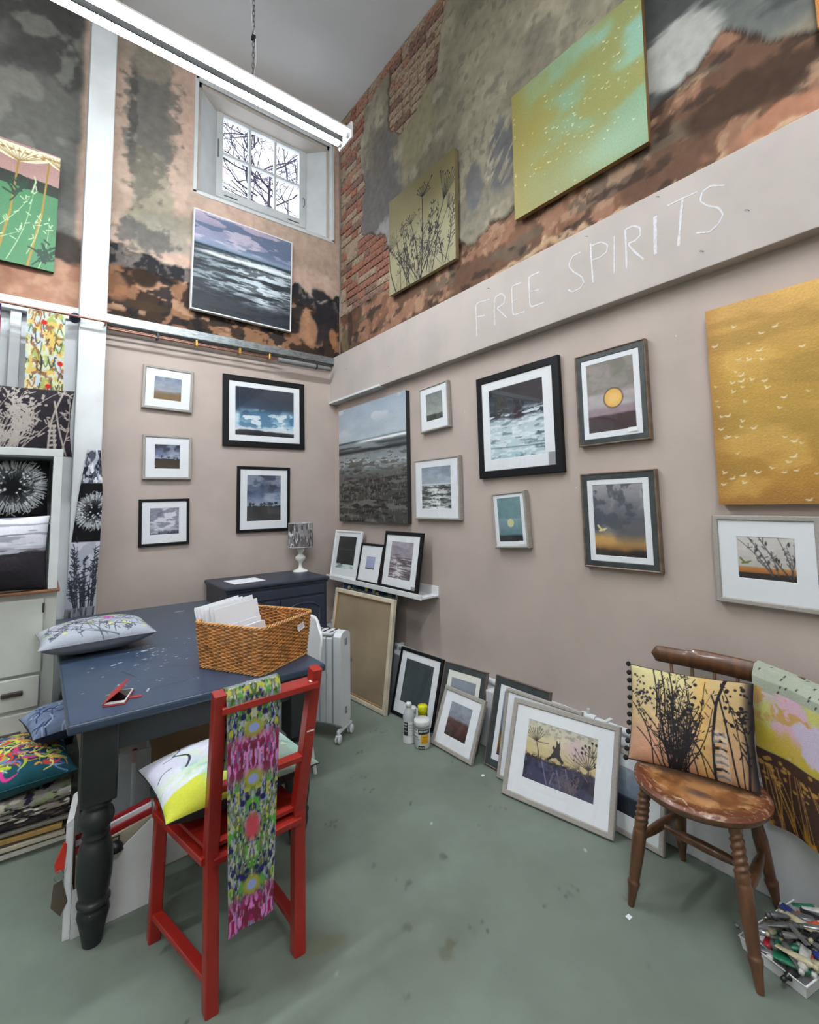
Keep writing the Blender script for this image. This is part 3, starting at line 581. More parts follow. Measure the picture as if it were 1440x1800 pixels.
def p_small(w, h): 
    c = Cv(w, h, PP, 11).grad([(0, (44, 50, 48)), (.2, (58, 62, 60)), (.235, (150, 156, 150)), (.6, (128, 138, 134)), (1, (116, 126, 126))], .04, tone=.25); return c
def p_sq(w, h):
    c = Cv(w, h, PP, 12).grad([(0, (60, 64, 64)), (.55, (160, 170, 178)), (.8, (150, 162, 176)), (1, (132, 144, 160))], .1, tone=.3); sea(c, .56, (56, 62, 62), (226, 230, 232), .5, (104, 110, 110), 9)
    c.mix(np.exp(-((c.v-.58)/.02)**2)*.8, (216, 220, 224)); return c.mix(np.exp(-((c.v-.50)/.014)**2)*sst(.0, .3, c.u), (40, 46, 46))
def p_wave(w, h):
    c = Cv(w, h, PP, 13).grad([(0, (170, 196, 204)), (.3, (196, 214, 220)), (.5, (176, 190, 198)), (1, (30, 36, 44))], .05)
    hz = .52+.1*(c.n(4, 3, 2)-.5); up = sst(-.01, .05, c.v-hz); st = c.n(5, 22, 3, 5); c.mix(up, (36, 42, 52)); c.mix(up*sst(.5, .6, st)*(1-sst(.55, .75, c.v)), (110, 126, 140)); c.mix(up*sst(.55, .62, c.n(6, 30, 7))*(1-sst(.6, .72, c.v)), (205, 214, 220))
    c.mix((1-up)*sst(.54, .62, st)*.7, (96, 116, 126)); c.mix((1-up)*sst(.5, .6, c.n(9, 40, 6))*.7, (232, 238, 242)); c.mix(np.exp(-((c.v-.16+.03*c.u)/.008)**2)*.8, (86, 104, 110)); c.mix(np.exp(-((c.v-.3)/.05)**2)*sst(.8, .9, c.u)*sst(.5, .6, st), (60, 74, 76)); return c
def p_sun(w, h):
    c = Cv(w, h, PP, 14).grad([(0, (54, 34, 40)), (.22, (62, 38, 44)), (.245, (146, 124, 134)), (.33, (150, 132, 142)), (.36, (168, 160, 164)), (.52, (172, 166, 168)), (.56, (140, 134, 128)), (1, (134, 130, 122))], .03, tone=.18)
    c.mix(sst(.5, .62, c.n(3, 6, 3))*sst(.55, .6, c.v)*.7, (118, 114, 106)); c.mix(sst(.5, .7, c.n(4, 8, 5))*(c.v > .25)*.4, (176, 152, 160)); c.disc(.56, .46, .054, (60, 48, 44)); c.disc(.56, .46, .049, (226, 176, 92)); c.disc(.58, .45, .03, (236, 196, 116), soft=.02); return c
def p_yellowdusk(w, h):
    c = Cv(w, h, PP, 15).grad([(0, (26, 20, 20)), (.07, (34, 24, 20)), (.12, (140, 100, 52)), (.2, (196, 150, 78)), (.27, (190, 150, 88)), (.34, (112, 108, 112)), (.5, (86, 88, 98)), (1, (158, 154, 160))], .10, tone=.2)
    c.mix(sst(.5, .62, c.n(6, 9, 2))*sst(.3, .4, c.v)*.8, (68, 72, 84)); c.mix(sst(.35, .5, c.u)*np.exp(-((c.v-.3)/.12)**2)*.7, (84, 84, 90)); c.mix(sst(.5, .65, c.n(5, 4, 6))*sst(.55, .8, c.v)*.6, (178, 172, 176)); c.bird(.15, .36, .028, (222, 210, 140), .4); return c
def p_moon(w, h):
    c = Cv(w, h, PP, 16).grad([(0, (34, 38, 42)), (.13, (40, 46, 52)), (.165, (90, 122, 132)), (.5, (128, 158, 164)), (.55, (104, 138, 144)), (1, (108, 140, 146))], .03, tone=.15); c.disc(.53, .42, .026, (206, 200, 150)); return c
def birds(c, spots, col, s, j=.35):
    for u, v in spots: c.bird(u, v, s*c.r.uniform(.7, 1.2), col, c.r.uniform(-.5, .6))
def p_gold(w, h):
    c = Cv(w, h, 330, 17).grad([(0, (156, 112, 52)), (.12, (168, 124, 54)), (.35, (166, 132, 60)), (.6, (184, 146, 66)), (.85, (196, 154, 80)), (1, (204, 160, 92))], .08, 2, 4, tone=.12)
    c.mix(sst(.5, .64, c.n(2, 7, 3))*.5, (150, 118, 56)); c.mix(sst(.55, .7, c.n(2.5, 5, 6))*.5, (214, 172, 92)); c.mix(np.clip(1-c.u*12, 0, 1)*.5, (150, 104, 50))
    # flock, placed from the top-left corner of the canvas (metres right, metres down)
    F = [(.105, .105), (.03, .17), (.20, .16), (.25, .145), (.155, .19), (.19, .23), (.115, .25), (.15, .26), (.195, .27), (.10, .30), (.12, .32), (.085, .345), (.12, .345), (.155, .345), (.20, .36), (.02, .35), (.085, .385), (.12, .37), (.205, .39), (.02, .415), (.027, .44), (.125, .435), (.035, .485), (.06, .485), (.11, .515), (.03, .54), (.105, .54), (.045, .58), (.055, .575), (.085, .58), (.15, .55), (.24, .48), (.26, .44), (.335, .43), (.40, .50), (.25, .60), (.28, .62), (.30, .63), (.275, .68), (.255, .70), (.20, .72), (.15, .735), (.24, .74), (.28, .735), (.34, .75), (.38, .71), (.03, .73), (.06, .755), (.10, .745), (.10, .775), (.025, .78), (.085, .65), (.31, .85), (.33, .25), (.41, .16), (.5, .3), (.55, .5), (.48, .62), (.6, .7), (.62, .25), (.7, .4), (.52, .8)]
    birds(c, [(a/w, 1-b/h) for a, b in F], (226, 212, 186), .0105); return c
def p_birch(w, h):
    c = Cv(w, h, 420, 18).grad([(0, (34, 26, 28)), (.14, (40, 30, 28)), (.155, (160, 96, 40)), (.27, (186, 130, 70)), (.30, (190, 184, 180)), (1, (206, 202, 200))], .03, tone=.14)
    k = (58, 56, 58); q = (92, 90, 92)
    for a, b, bd, wd, col in (((.6, .12), (.0, .95), .05, .005, k), ((.62, .10), (.2, 1.0), .04, .006, k), ((.9, .08), (.4, 1.), -.03, .007, k), ((.95, .08), (.72, 1.), .03, .005, k), ((.9, .1), (.99, .9), .05, .006, k), ((.7, .12), (.58, .6), .04, .006, q), ((.95, .1), (.86, .8), .04, .005, q), ((.6, .12), (.35, .45), .04, .005, q)): c.stem(a, b, wd*.8, col, 9, .009, bd)
    for u, v in ((.35, .7), (.52, .85), (.55, .42), (.68, .5), (.72, .46), (.9, .85), (.68, .28), (.97, .5)): c.disc(u, v, .004, (48, 46, 48), ry=.008)
    c.bird(.12, .38, .022, (106, 118, 40), .4); return c
def p_umb(w, h):
    c = Cv(w, h, 300, 19).grad([(0, (146, 140, 112)), (.4, (150, 144, 114)), (.75, (134, 126, 90)), (1, (126, 117, 80))], .14, 2, 2, tone=.1); k = (26, 24, 26)
    g = (88, 78, 92)
    for i in range(14): c.stem((c.r.uniform(.1, .95), 0), (c.r.uniform(.05, .98), c.r.uniform(.3, .7)), .004, (66, 60, 62), 10, .018, .05)
    c.umbel((.52, -.02), (.55, .78), .11, .012, k, 9, .015, 1.1, .006, -.2); c.umbel((.13, -.02), (.0, .46), .17, .012, k, 9, -.06, .75, 0, -.8); c.umbel((.2, .0), (.13, .5), .15, .005, k, 8)
    c.umbel((.5, .0), (.85, .60), .24, .012, k, 9, .03, .5, .008, .15); c.umbel((.5, .02), (.9, .5), .12, .008, k, 8, .03, .7); c.umbel((.5, -.02), (.37, .60), .09, .010, k, 9, .04, 1.2, .005)
    for b, t_ in (((.3, 0), (.22, .62)), ((.32, 0), (.28, .5)), ((.45, .02), (.55, .45)), ((.6, .03), (.65, .52)), ((.68, 0), (.78, .55)), ((.86, .02), (.98, .5)), ((.84, .02), (.72, .42)), ((.46, .02), (.15, .38)), ((.35, 0), (.05, .45)), ((.53, .1), (.72, .62))): c.stem(b, t_, .009, k, 20, .022, .04)
    for i in range(46): u = .3+.16*c.r.random(); c.disc(u, .05+.45*c.r.random(), .006, k, ry=.012)
    c.line([(.14, .5), (.2, .3), (.3, .05)], .008, k); c.line([(.56, .78), (.68, .9)], .006, k); c.disc(.69, .91, .009, k); return c
def p_yel(w, h):
    c = Cv(w, h, 300, 20).grad([(0, (138, 137, 88)), (1, (146, 142, 84))], .1); n = c.n(1.6, 1.6, 1, 3)
    c.mix(sst(.35, .7, .55*n+.5*(c.u*.6+c.v*.5)), (132, 162, 132)); c.mix(sst(.45, .75, .4*c.n(2, 2, 2)+.75*c.u*c.v), (142, 180, 158)); c.mix(sst(.52, .68, c.n(2, 3, 4))*.7, (146, 134, 66)); c.mix(1-sst(.0, .22, c.u+.25*(n-.5)), (142, 133, 72)); c.mix(np.exp(-((c.u-.75)/.3)**2-((c.v-.12)/.14)**2)*.7, (152, 182, 158))
    R = c.r; birds(c, [(min(.98, max(.02, R.gauss(.45, .28))), min(.97, max(.03, R.gauss(.42, .2)-.0))) for _ in range(95)], (224, 220, 190), .008); birds(c, [(R.uniform(.75, .98), R.uniform(.5, .9)) for _ in range(14)], (230, 228, 205), .009); return c
def p_orange(w, h): return Cv(w, h, 120, 21).grad([(0, (176, 112, 40)), (1, (196, 132, 56))], .1, tone=.2)
def p_green(w, h):
    c = Cv(w, h, 300, 22).grad([(0, (72, 120, 84)), (.5, (78, 130, 90)), (.69, (74, 118, 84)), (.70, (176, 140, 136)), (1, (172, 136, 132))], .0, tone=.06)
    hl = .70+.035*c.n(9, 1, 2)+.02*(1-c.u); c.mix((sst(-.004, .004, hl+.02-c.v))*sst(.64, .645, c.v-.06*(c.n(5, 1, 5)-.5)*0+.02*c.u), (48, 56, 48)); c.mix(1-sst(-.003, .003, c.v-.655+.02*c.u), (76, 128, 90)); c.mix((1-sst(.64, .66, c.v+.02*c.u))*sst(.5, .7, c.n(3, 4, 4))*.4, (66, 112, 84))
    def dish(u, v, r, hgt):
        d = ((c.X/w-u)/r); top = v+hgt+.0*d; m = (np.abs(d) < 1)*(c.v > v+hgt*np.abs(d)**1.8)*(c.v < v+hgt+.012); c.mix(m.astype(float), (222, 214, 190))
        for k in range(13): a = (k/12-.5)*2; c.line([(u, v), (u+a*r*.9, v+hgt*.92)], .004, (150, 124, 70))
        for k in range(9): a = (k/8-.5)*1.8; c.disc(u+a*r*.85, v+hgt*.7, .014, (160, 130, 80), ry=.009)
    for u, top in ((.735, .855), (.28, .80), (.93, .93)): c.line([(u-.10, 0), (u-.03, top*.5), (u, top)], .016, (158, 130, 60), .010)
    dish(.735, .85, .26, .12); dish(.28, .80, .3, .12); dish(.0, .7, .2, .1); dish(1.02, .88, .16, .1)
    p_ = (176, 196, 160)
    for a, b in (((.7, .02), (.84, .62)), ((.82, .1), (.9, .45)), ((.62, .25), (.82, .58)), ((.55, .0), (.5, .5)), ((.45, .1), (.6, .6)), ((.3, .0), (.4, .6)), ((.2, .05), (.1, .5)), ((.9, .0), (.95, .4)), ((.5, .1), (.8, .3)), ((.1, .1), (.25, .45))): c.stem(a, b, .005, p_, 8, .02, .04)
    for a, b in (((.86, .02), (.97, .2)), ((.9, .06), (.99, .12)), ((.7, .5), (.77, .66))): c.stem(a, b, .010, (42, 66, 54), 12, .04, .03)
    c.line([(.83, .62), (.85, .72), (.84, .76)], .01, p_); return c
def p_night(w, h):
    c = Cv(w, h, PP*1.3, 23).grad([(0, (150, 172, 168)), (.08, (120, 146, 144)), (.14, (50, 58, 58)), (.2, (40, 44, 46)), (1, (42, 44, 46))], .08, 3, 5, tone=.2); c.mix(np.exp(-((c.v-.6)/.012)**2)*.6, (110, 116, 120)); return c.mix(sst(.5, .6, c.n(3, 16, 2))*(c.v < .14), (206, 220, 216))
def p_tiny(w, h): return Cv(w, h, PP*1.5, 24).grad([(0, (40, 46, 60)), (.1, (56, 62, 76)), (.14, (150, 160, 190)), (1, (168, 176, 206))], .06, tone=.12)
def p_glitter(w, h):
    c = Cv(w, h, PP*1.3, 25).grad([(0, (80, 74, 84)), (.55, (150, 142, 152)), (1, (158, 150, 162))], .08, tone=.25); sea(c, .58, (84, 76, 86), (222, 216, 220), .5, (130, 122, 132), 14); return c.mix(np.exp(-((c.v-.63)/.03)**2)*sst(.5, .6, c.n(3, 12, 5)), (96, 88, 100))
def p_slate(w, h): return Cv(w, h, PP, 26).grad([(0, (66, 76, 82)), (1, (60, 70, 74))], .1, tone=.1)
def p_plain(w, h): return Cv(w, h, PP, 27).grad([(0, (70, 90, 80)), (.3, (130, 138, 146)), (1, (140, 148, 158))], .1, tone=.1)
def p_redfield(w, h):
    c = Cv(w, h, PP*1.3, 28).grad([(0, (58, 44, 42)), (.3, (86, 54, 50)), (.42, (96, 68, 66)), (.50, (110, 92, 94)), (.55, (132, 138, 148)), (1, (146, 154, 166))], .08, tone=.25); return c.mix(sst(.5, .62, c.n(3, 8, 2))*(c.v < .5)*.6, (70, 58, 44))
def p_strip(w, h): return Cv(w, h, PP, 29).grad([(0, (60, 30, 24)), (.2, (150, 104, 40)), (.35, (90, 70, 50)), (.45, (110, 120, 140)), (1, (130, 140, 168))], .1, tone=.3)
def p_blue(w, h): return Cv(w, h, PP, 30).grad([(0, (30, 34, 48)), (.36, (36, 42, 58)), (.42, (110, 124, 146)), (1, (166, 174, 186))], .06, tone=.2)
def p_hare(w, h):
    c = Cv(w, h, 520, 31).grad([(0, (62, 62, 84)), (.37, (62, 60, 86)), (.41, (198, 178, 130)), (.75, (208, 196, 160)), (1, (196, 194, 180))], .03, tone=.12)
    c.mix(np.exp(-((c.u-.72)/.16)**2-((c.v-.72)/.16)**2)*.8, (206, 176, 196)); hz = .385+.05*(c.n(7, 2, 2)-.5)
    gr = 1-sst(-.01, .03, c.v-hz+.08*(c.n(40, 30, 3, 3)-.5)); c.mix(gr, (66, 66, 92)); c.mix(gr*sst(.5, .65, c.n(5, 5, 5)), (48, 46, 66)); c.mix(gr*sst(.58, .68, c.n(6, 7, 6))*.6, (92, 96, 126)); c.mix(np.exp(-((c.v-hz)/.05)**2)*sst(.5, .58, c.n(40, 40, 8, 3)), (58, 50, 46)); c.mix(sst(.55, .63, c.n(22, 20, 9))*sst(.72, .86, c.v)*.5, (128, 122, 112))
    k = (70, 62, 66); c.umbel((.21, .36), (.15, .66), .075, .006, k, 11, .03, 1.0, .002); c.line([(.15, .66), (.33, .68)], .003, k)
    c.umbel((.92, .30), (.90, .47), .095, .008, k, 10, .02, 1.1, .004); c.umbel((.9, .3), (.78, .44), .09, .005, (110, 96, 92), 9, .03, 1.0); c.umbel((.98, .55), (.95, .68), .06, .005, (40, 44, 44), 8, .02, 1.1, .006)
    for a, b in (((.36, .02), (.26, .36)), ((.70, .0), (.6, .36)), ((.55, .05), (.48, .3)), ((.4, .05), (.44, .25))): c.line([a, b], .006, (120, 120, 148))
    for i in range(22): u = c.r.uniform(.4, .75); c.stem((u, .0), (u+c.r.uniform(-.05, .05), c.r.uniform(.12, .32)), .002, (106, 96, 104), 6, .01)
    b = (52, 44, 44); c.line([(.465, .745), (.47, .66), (.46, .58)], .018, b, .026); c.disc(.455, .58, .017, b, ry=.024); c.line([(.45, .58), (.41, .51), (.34, .43)], .026, b, .006); c.line([(.46, .57), (.50, .50), (.545, .455)], .026, b, .010); c.line([(.44, .60), (.405, .64), (.41, .67)], .014, b, .004); c.line([(.47, .75), (.46, .80)], .008, (220, 214, 206)); return c
def p_floral(w, h):
    c = Cv(w, h, PP, 32).grad([(0, (20, 74, 92)), (1, (24, 56, 84))], .1, tone=.2)
    for i in range(14): u = .05+.07*i; c.disc(u, c.r.uniform(.90, .985), .022, c.r.choice([(190, 190, 90), (190, 200, 190), (150, 110, 60), (206, 196, 160)]), ry=.018); c.stem((u, .6), (u+.02, .94), .006, (90, 140, 120), 5, .03)
    return c
DL, DR = YL-.022, XL-.03
fr = framed
# far wall
fr('framed_picture', 'small pale-framed misty moor print, top of the left column on the far wall', on_far(.802, 2.465, YL-.032, -1.2), .376, .354, .022, m_flight, (.062, .066, .062, .06), p_mist, d=.028)
fr('framed_picture', 'small pale-framed print of bare trees over a ploughed field, middle of left column', on_far(.809, 1.903, YL-.034, .8), .358, .358, .02, m_flight, (.065, .066, .066, .055), p_trees, d=.03)
fr('framed_picture', 'small black-framed square print of grey clouds, bottom of the left column', on_far(.803, 1.382, YL-.024, .9), .368, .371, .022, m_fblack, (.055, .056, .065, .05), p_cloud, sticker=(.10, .026, .05, .022, m_label))
fr('framed_picture', 'large black-framed landscape print of a blue storm cloud on the far wall', on_far(1.625, 2.351, YL-.026, .6), .771, .641, .052, m_fblack, (.055, .055, .052, .045), p_storm, d=.024, sticker=(.28, .06, .065, .024, m_label))
fr('framed_picture', 'upright black-framed print of dusk sky over distant trees, behind the lampshade', on_far(1.619, 1.559, YL-.024), .493, .590, .028, m_fblack, (.06, .06, .07, .05), p_dusk)
t = canvas('canvas_painting', 'stormy lilac and grey seascape in thin white tray frame below the window', on_far(1.427, 3.654, YU-.05, -.9), .90, .90, p_uppersea, d=.03, em=m_edge_b)
rails('frame', .921, .918, .012, .04, m_fwhite, t, -.459, -.004, .002)
canvas('canvas_painting', 'green meadow canvas with cream cow parsley heads, left of the white post', on_far(-.424, 3.70, YU-.045, -.5), .90, .90, p_green, d=.035)
# right wall, boarded lower part
canvas('canvas_painting', 'large square grey beach canvas nearest the corner on the right wall', on_right(3.564, 1.879, XL-.045), 1.096, 1.088, p_bigsea, d=.042)
fr('framed_picture', 'small pale-framed print of a low dark horizon, right of the beach canvas top', on_right(2.686, 2.223, XL-.04, 2.), .329, .35, .014, m_flight, (.06, .05, .065, .045), p_small, d=.036)
fr('framed_picture', 'pale-framed square print of a shining shore, beside the beach canvas lower edge', on_right(2.679, 1.605, XL-.04), .511, .463, .016, m_flight, (.07, .075, .065, .05), p_sq, d=.036)
fr('framed_picture', 'large black-framed dark wave print in the middle of the right wall', on_right(1.908, 2.001, XL-.034, .6), .655, .686, .048, m_fblack, (.058, .07, .07, .055), p_wave, d=.03, sticker=(.255, .05, .045, .075, m_lab_g))
fr('framed_picture', 'bronze-edged charcoal frame with a yellow sun over mauve land', on_right(1.277, 2.045, XL-.036, .2), .393, .507, .009, m_fbronze, (.026, .03, .03, .026), p_sun, d=.033, liner=(.028, m_fdark), sticker=(.11, .05, .05, .022, m_label))
fr('framed_picture', 'bronze-edged charcoal frame with golden dusk and a pale bird, below the sun picture', on_right(1.270, 1.394, XL-.036, .4), .406, .501, .010, m_fbronze, (.028, .03, .028, .026), p_yellowdusk, d=.033, liner=(.028, m_fdark))
fr('framed_picture', 'small grey-framed teal print of a pale moon, hanging slightly crooked', on_right(1.978, 1.384, XL-.045, 3.6), .27, .35, .014, m_flight, (.026, .026, .026, .02), p_moon, d=.04, sticker=(.085, .022, .045, .022, m_label))
canvas('canvas_painting', 'golden yellow canvas with a flock of tiny white birds, right wall', on_right(.372, 1.903, XL-.045), .86, .865, p_gold, d=.04, em=pmat('gold_canvas_edge', (168, 108, 44), .7))
fr('framed_picture', 'wide pale grey frame with twigs and a green bird, below the golden canvas', on_right(.654, 1.238, XL-.036, -.4), .372, .372, .022, m_flight, (.066, .064, .088, .066), p_birch, d=.034)
# upper right wall
canvas('canvas_painting', 'beige canvas of black seed heads and grasses on the brick and plaster wall', on_right(2.884, 3.777, XU-.048, -1.1), .86, .875, p_umb, d=.036, em=pmat('beige_canvas_edge', (132, 118, 84), .8))
canvas('canvas_painting', 'large yellow and turquoise canvas speckled with tiny white birds, high on right wall', on_right(1.458, 3.772, XU-.048, -.6), .87, .865, p_yel, d=.036, em=pmat('ochre_canvas_edge', (122, 92, 48), .8))
canvas('canvas_painting', 'orange canvas barely visible at the top right corner', on_right(-.10, 3.83, XU-.048), .90, .90, p_orange, d=.036, em=pmat('orange_canvas_edge', (190, 120, 50), .8))
# ---- shelf and its pictures
K = .955
sh = thing('picture_ledge', 'narrow white picture ledge on the right wall near the corner', 'shelf', loc=(XL, 2.70, .803))
M().bbox((-.175, 0, 0), (0, 1.43, .014), .002).build('ledge', m_fwhite, sh); M().bbox((-.182, 0, -.004), (-.170, 1.43, .034), .002).build('lip', m_fwhite, sh); M().bbox((-.012, 0, -.01), (0, 1.43, .075), .002).build('back_board', m_fwhite, sh)
ZS = .818
fr('framed_picture', 'white-framed dark night shore print, nearest the corner on the ledge', leaning(2.222, 4.10, ZS, 2.5, 9.8), .447, .438, .02, m_fwhite, (.055, .055, .065, .035), p_night, bottom=True)
fr('framed_picture', 'small black-framed print with a wide white mount, centre of the ledge', leaning(2.222, 3.625, ZS, 1., 12.), .35, .342, .022, m_fblack, (.085, .085, .10, .09), p_tiny, bottom=True)
fr('framed_picture', 'larger black-framed print of glittering sea, right end of the ledge', leaning(2.224, 3.256, ZS, -2., 9.4), .513, .459, .03, m_fblack, (.075, .075, .06, .05), p_glitter, bottom=True, sticker=(.205, .034, .05, .022, m_lab_g))
# the leaning functions put the left end at the origin; shift meshes so x runs from 0 to W
for o in list(COL.objects):
    if o.get('category') == 'picture' and 'ledge' in o['label']: 
        w_ = max(v.co.x for v in o.children[0].data.vertices); o.matrix_basis = o.matrix_basis @ TR(w_, 0, 0)
# ---- pictures leaning on the floor
def lf(label, x, y, yaw, tilt, W, H, *a, **k):
    return fr('framed_picture', label, leaning(x, y, .001, yaw, tilt) @ TR(W/2, 0, 0), W, H, *a, bottom=True, **k)
lf('black-framed slate grey print, leaning leftmost of the floor pictures', 2.051, 2.898, 3.6, 14.8, .434, .452, .022, m_fblack, (.05, .055, .075, .045), p_slate)
lf('brown-edged charcoal frame behind the small pale one with the red field', 2.058, 2.440, 8., 18., .346, .454, .008, m_fbrown, (.03, .03, .03, .04), p_plain, liner=(.036, m_fdark), mount=m_mount2)
lf('small pale-framed red field print, leaning in front beside the bottles', 1.984, 2.375, .9, 24., .345, .346, .024, m_flight, (.058, .058, .058, .05), p_redfield)
lf('dark brown-edged frame half hidden at the back of the central stack', 2.066, 2.004, 1.9, 16.5, .376, .483, .008, m_fbrown, (.03, .03, .03, .03), p_strip, liner=(.036, m_fdark))
lf('pale frame sandwiched between the dark frame and the leaping silhouette picture', 2.021, 1.866, 5.1, 15.1, .455, .454, .018, m_flight, (.07, .07, .07, .07), p_strip)
lf('big pale frame with a leaping dark silhouette among seed heads, front of the floor stack', 1.931, 1.752, 11.2, 22.3, .557, .455, .026, m_flight, (.072, .072, .078, .056), p_hare, d=.024)
lf('pale-framed dark blue landscape print half hidden behind the leaping silhouette picture', 2.114, 1.331, 0., 13.5, .303, .344, .022, m_flight, (.05, .05, .06, .05), p_blue)
# ---- big canvas turned to the wall
bt = thing('turned_canvas', 'large stretched canvas seen from its brown back, leaning by the heater', 'canvas', M4=leaning(1.925, 3.64, .001, 4.2, 7.6, .03) @ TR(.385, 0, 0))
rails('stretcher', .77, .794, .03, .03, pmat('pine_stretcher', (196, 186, 166), .7, var=.12, scale=10), bt, 0, 0, .003); rails('inner_stretcher', .714, .738, .012, .018, pmat('ochre_batten', (150, 118, 76), .7), bt, .028, .008, .002)
M().box((-.36, .018, .026), (.36, .026, .768)).build('canvas_back', pmat('brown_hessian_back', (140, 124, 100), .9, var=.1, scale=2.5, bump=.2), bt)
M().box((-.388, .0305, -.0), (.388, .044, .80)).build('painted_front', m_edge_b, bt)
b2 = thing('canvas_painting', 'deep teal floral canvas standing behind the turned canvas, under the ledge', 'painting', M4=leaning(2.12, 3.84, .001, 3.5, 7.5, .02) @ TR(.375, 0, 0))
M().bbox((-.375, .001, 0), (.375, .02, .792), .002).build('stretcher', m_fwhite, b2); p_floral(.74, .785).flat('painted_face', m_paint, b2, y=0, dz=.005)
# ================================================================== TABLE, DRESSER, CABINET AND WHAT STANDS ON THEM
m_blue = pmat('slate_blue_paint', (48, 62, 82), .38, var=.06, scale=8, bump=.06)
m_navy = pmat('navy_dresser_paint', (42, 50, 66), .42, var=.06, scale=8, bump=.06)
m_leg = pmat('dark_green_black_paint', (29, 34, 36), .42, var=.12, scale=12, bump=.08)
m_cloth = cmat('printed_cloth', .85, bump=.35, bscale=260, var=.05, nscale=120, spec=.2)
m_fabw = pmat('white_cloth_back', (200, 200, 198), .9, var=.03, bump=.2, bscale=200)
m_fabb = pmat('black_cloth', (30, 29, 32), .85, var=.1, bump=.25, bscale=200)
m_fabg = pmat('grey_cloth', (120, 124, 132), .85, var=.05, bump=.2, bscale=200)
m_paper = pmat('white_paper', (226, 228, 234), .8, var=.01)
m_cream = pmat('cream_cabinet_paint', (190, 194, 188), .5, var=.04, scale=5, bump=.05)
m_wood = pmat('oiled_board', (122, 82, 56), .5, var=.2, scale=6, stretch=(1, 10, 10))
m_dark = pmat('dark_handle', (52, 44, 40), .45)
TT = .775
# ---- table
t = thing('painted_table', 'long slate blue painted table with turned legs and paint flecks', 'table', loc=(.105, 2.01, 0)); TW, TL = .962, 1.96
def table_top():
    c = Cv(TW, TL, 260, 40).grad([(0, (52, 68, 92)), (1, (58, 70, 86))], .2, tone=.10); R = c.r
    c.mix(sst(.55, .7, c.n(5, 9, 3))*.5, (70, 80, 98))
    for i in range(46):
        u, v = R.uniform(.02, .75), abs(R.gauss(.27, .14))+.02
        for k in range(R.choice([1, 1, 2, 4])): c.disc(u+R.uniform(-.02, .02), v+R.uniform(-.01, .01), R.uniform(.002, .006), R.choice([(186, 196, 210), (150, 164, 184), (206, 212, 218)]), ry=R.uniform(.0015, .004))
    for u, v, r in ((.20, .32, .012), (.23, .33, .010), (.36, .40, .018), (.40, .41, .012), (.57, .20, .006), (.47, .29, .007)): c.disc(u, v, r, (196, 206, 218), ry=r*.5)
    for k in range(16): c.disc(.36+.05*R.gauss(0, 1), .36+.05*R.gauss(0, 1), .004, (200, 208, 220))
    for a, b in (((.42, .22), (.50, .19)), ((.38, .14), (.40, .13)), ((.22, .26), (.26, .19)), ((.26, .09), (.46, .10)), ((.30, .155), (.31, .15))): c.line([a, b], .006, (30, 34, 44))
    c.line([(.13, .115), (.19, .12)], .006, (176, 180, 90)); c.line([(.7, .84), (.76, .845)], .012, (214, 216, 222)); c.line([(.28, .10), (.27, .085)], .007, (170, 180, 196)); return c
m = M(); m.bbox((0, 0, TT-.034), (TW, TL, TT-.0012), .008); m.build('table_top', m_blue, t)
m_tops = cmat('worn_table_paint', .36, bump=.08, bscale=60, var=.05, spec=.5)
c_ = table_top(); P = np.stack([c_.X*.984+.008, c_.Z*.99+.008, c_.X*0+TT], -1); gridmesh('worn_paint', P, c_.lc(), m_tops, t, None, False)
m = M(); ap = .10; i_ = .055
m.box((i_, i_-.012, TT-.034-ap), (TW-i_, i_+.012, TT-.03)); m.box((i_, TL-i_-.012, TT-.034-ap), (TW-i_, TL-i_+.012, TT-.03)); m.box((i_-.012, i_, TT-.034-ap), (i_+.012, TL-i_, TT-.03)); m.box((TW-i_-.012, i_, TT-.034-ap), (TW-i_+.012, TL-i_, TT-.03)); m.build('apron', m_leg, t)
legp = [(.026, 0), (.030, .004), (.034, .03), (.042, .07), (.050, .10), (.047, .12), (.040, .128), (.050, .134), (.052, .142), (.046, .150), (.040, .156), (.047, .17), (.054, .22), (.056, .27), (.053, .31), (.044, .338), (.036, .348), (.043, .354), (.044, .36), (.036, .368), (.042, .378), (.053, .395), (.056, .412), (.052, .43), (.040, .446), (.037, .452), (.048, .460), (.050, .468), (.044, .476), (.04, .482)]
for lx in (.10, TW-.10):
    for ly in (.085, TL-.085):
        m = M(); m.lathe(legp, 22, (lx, ly, 0)); m.bbox((lx-.055, ly-.055, .478), (lx+.055, ly+.055, TT-.034), .006); m.build('leg', m_leg, t)
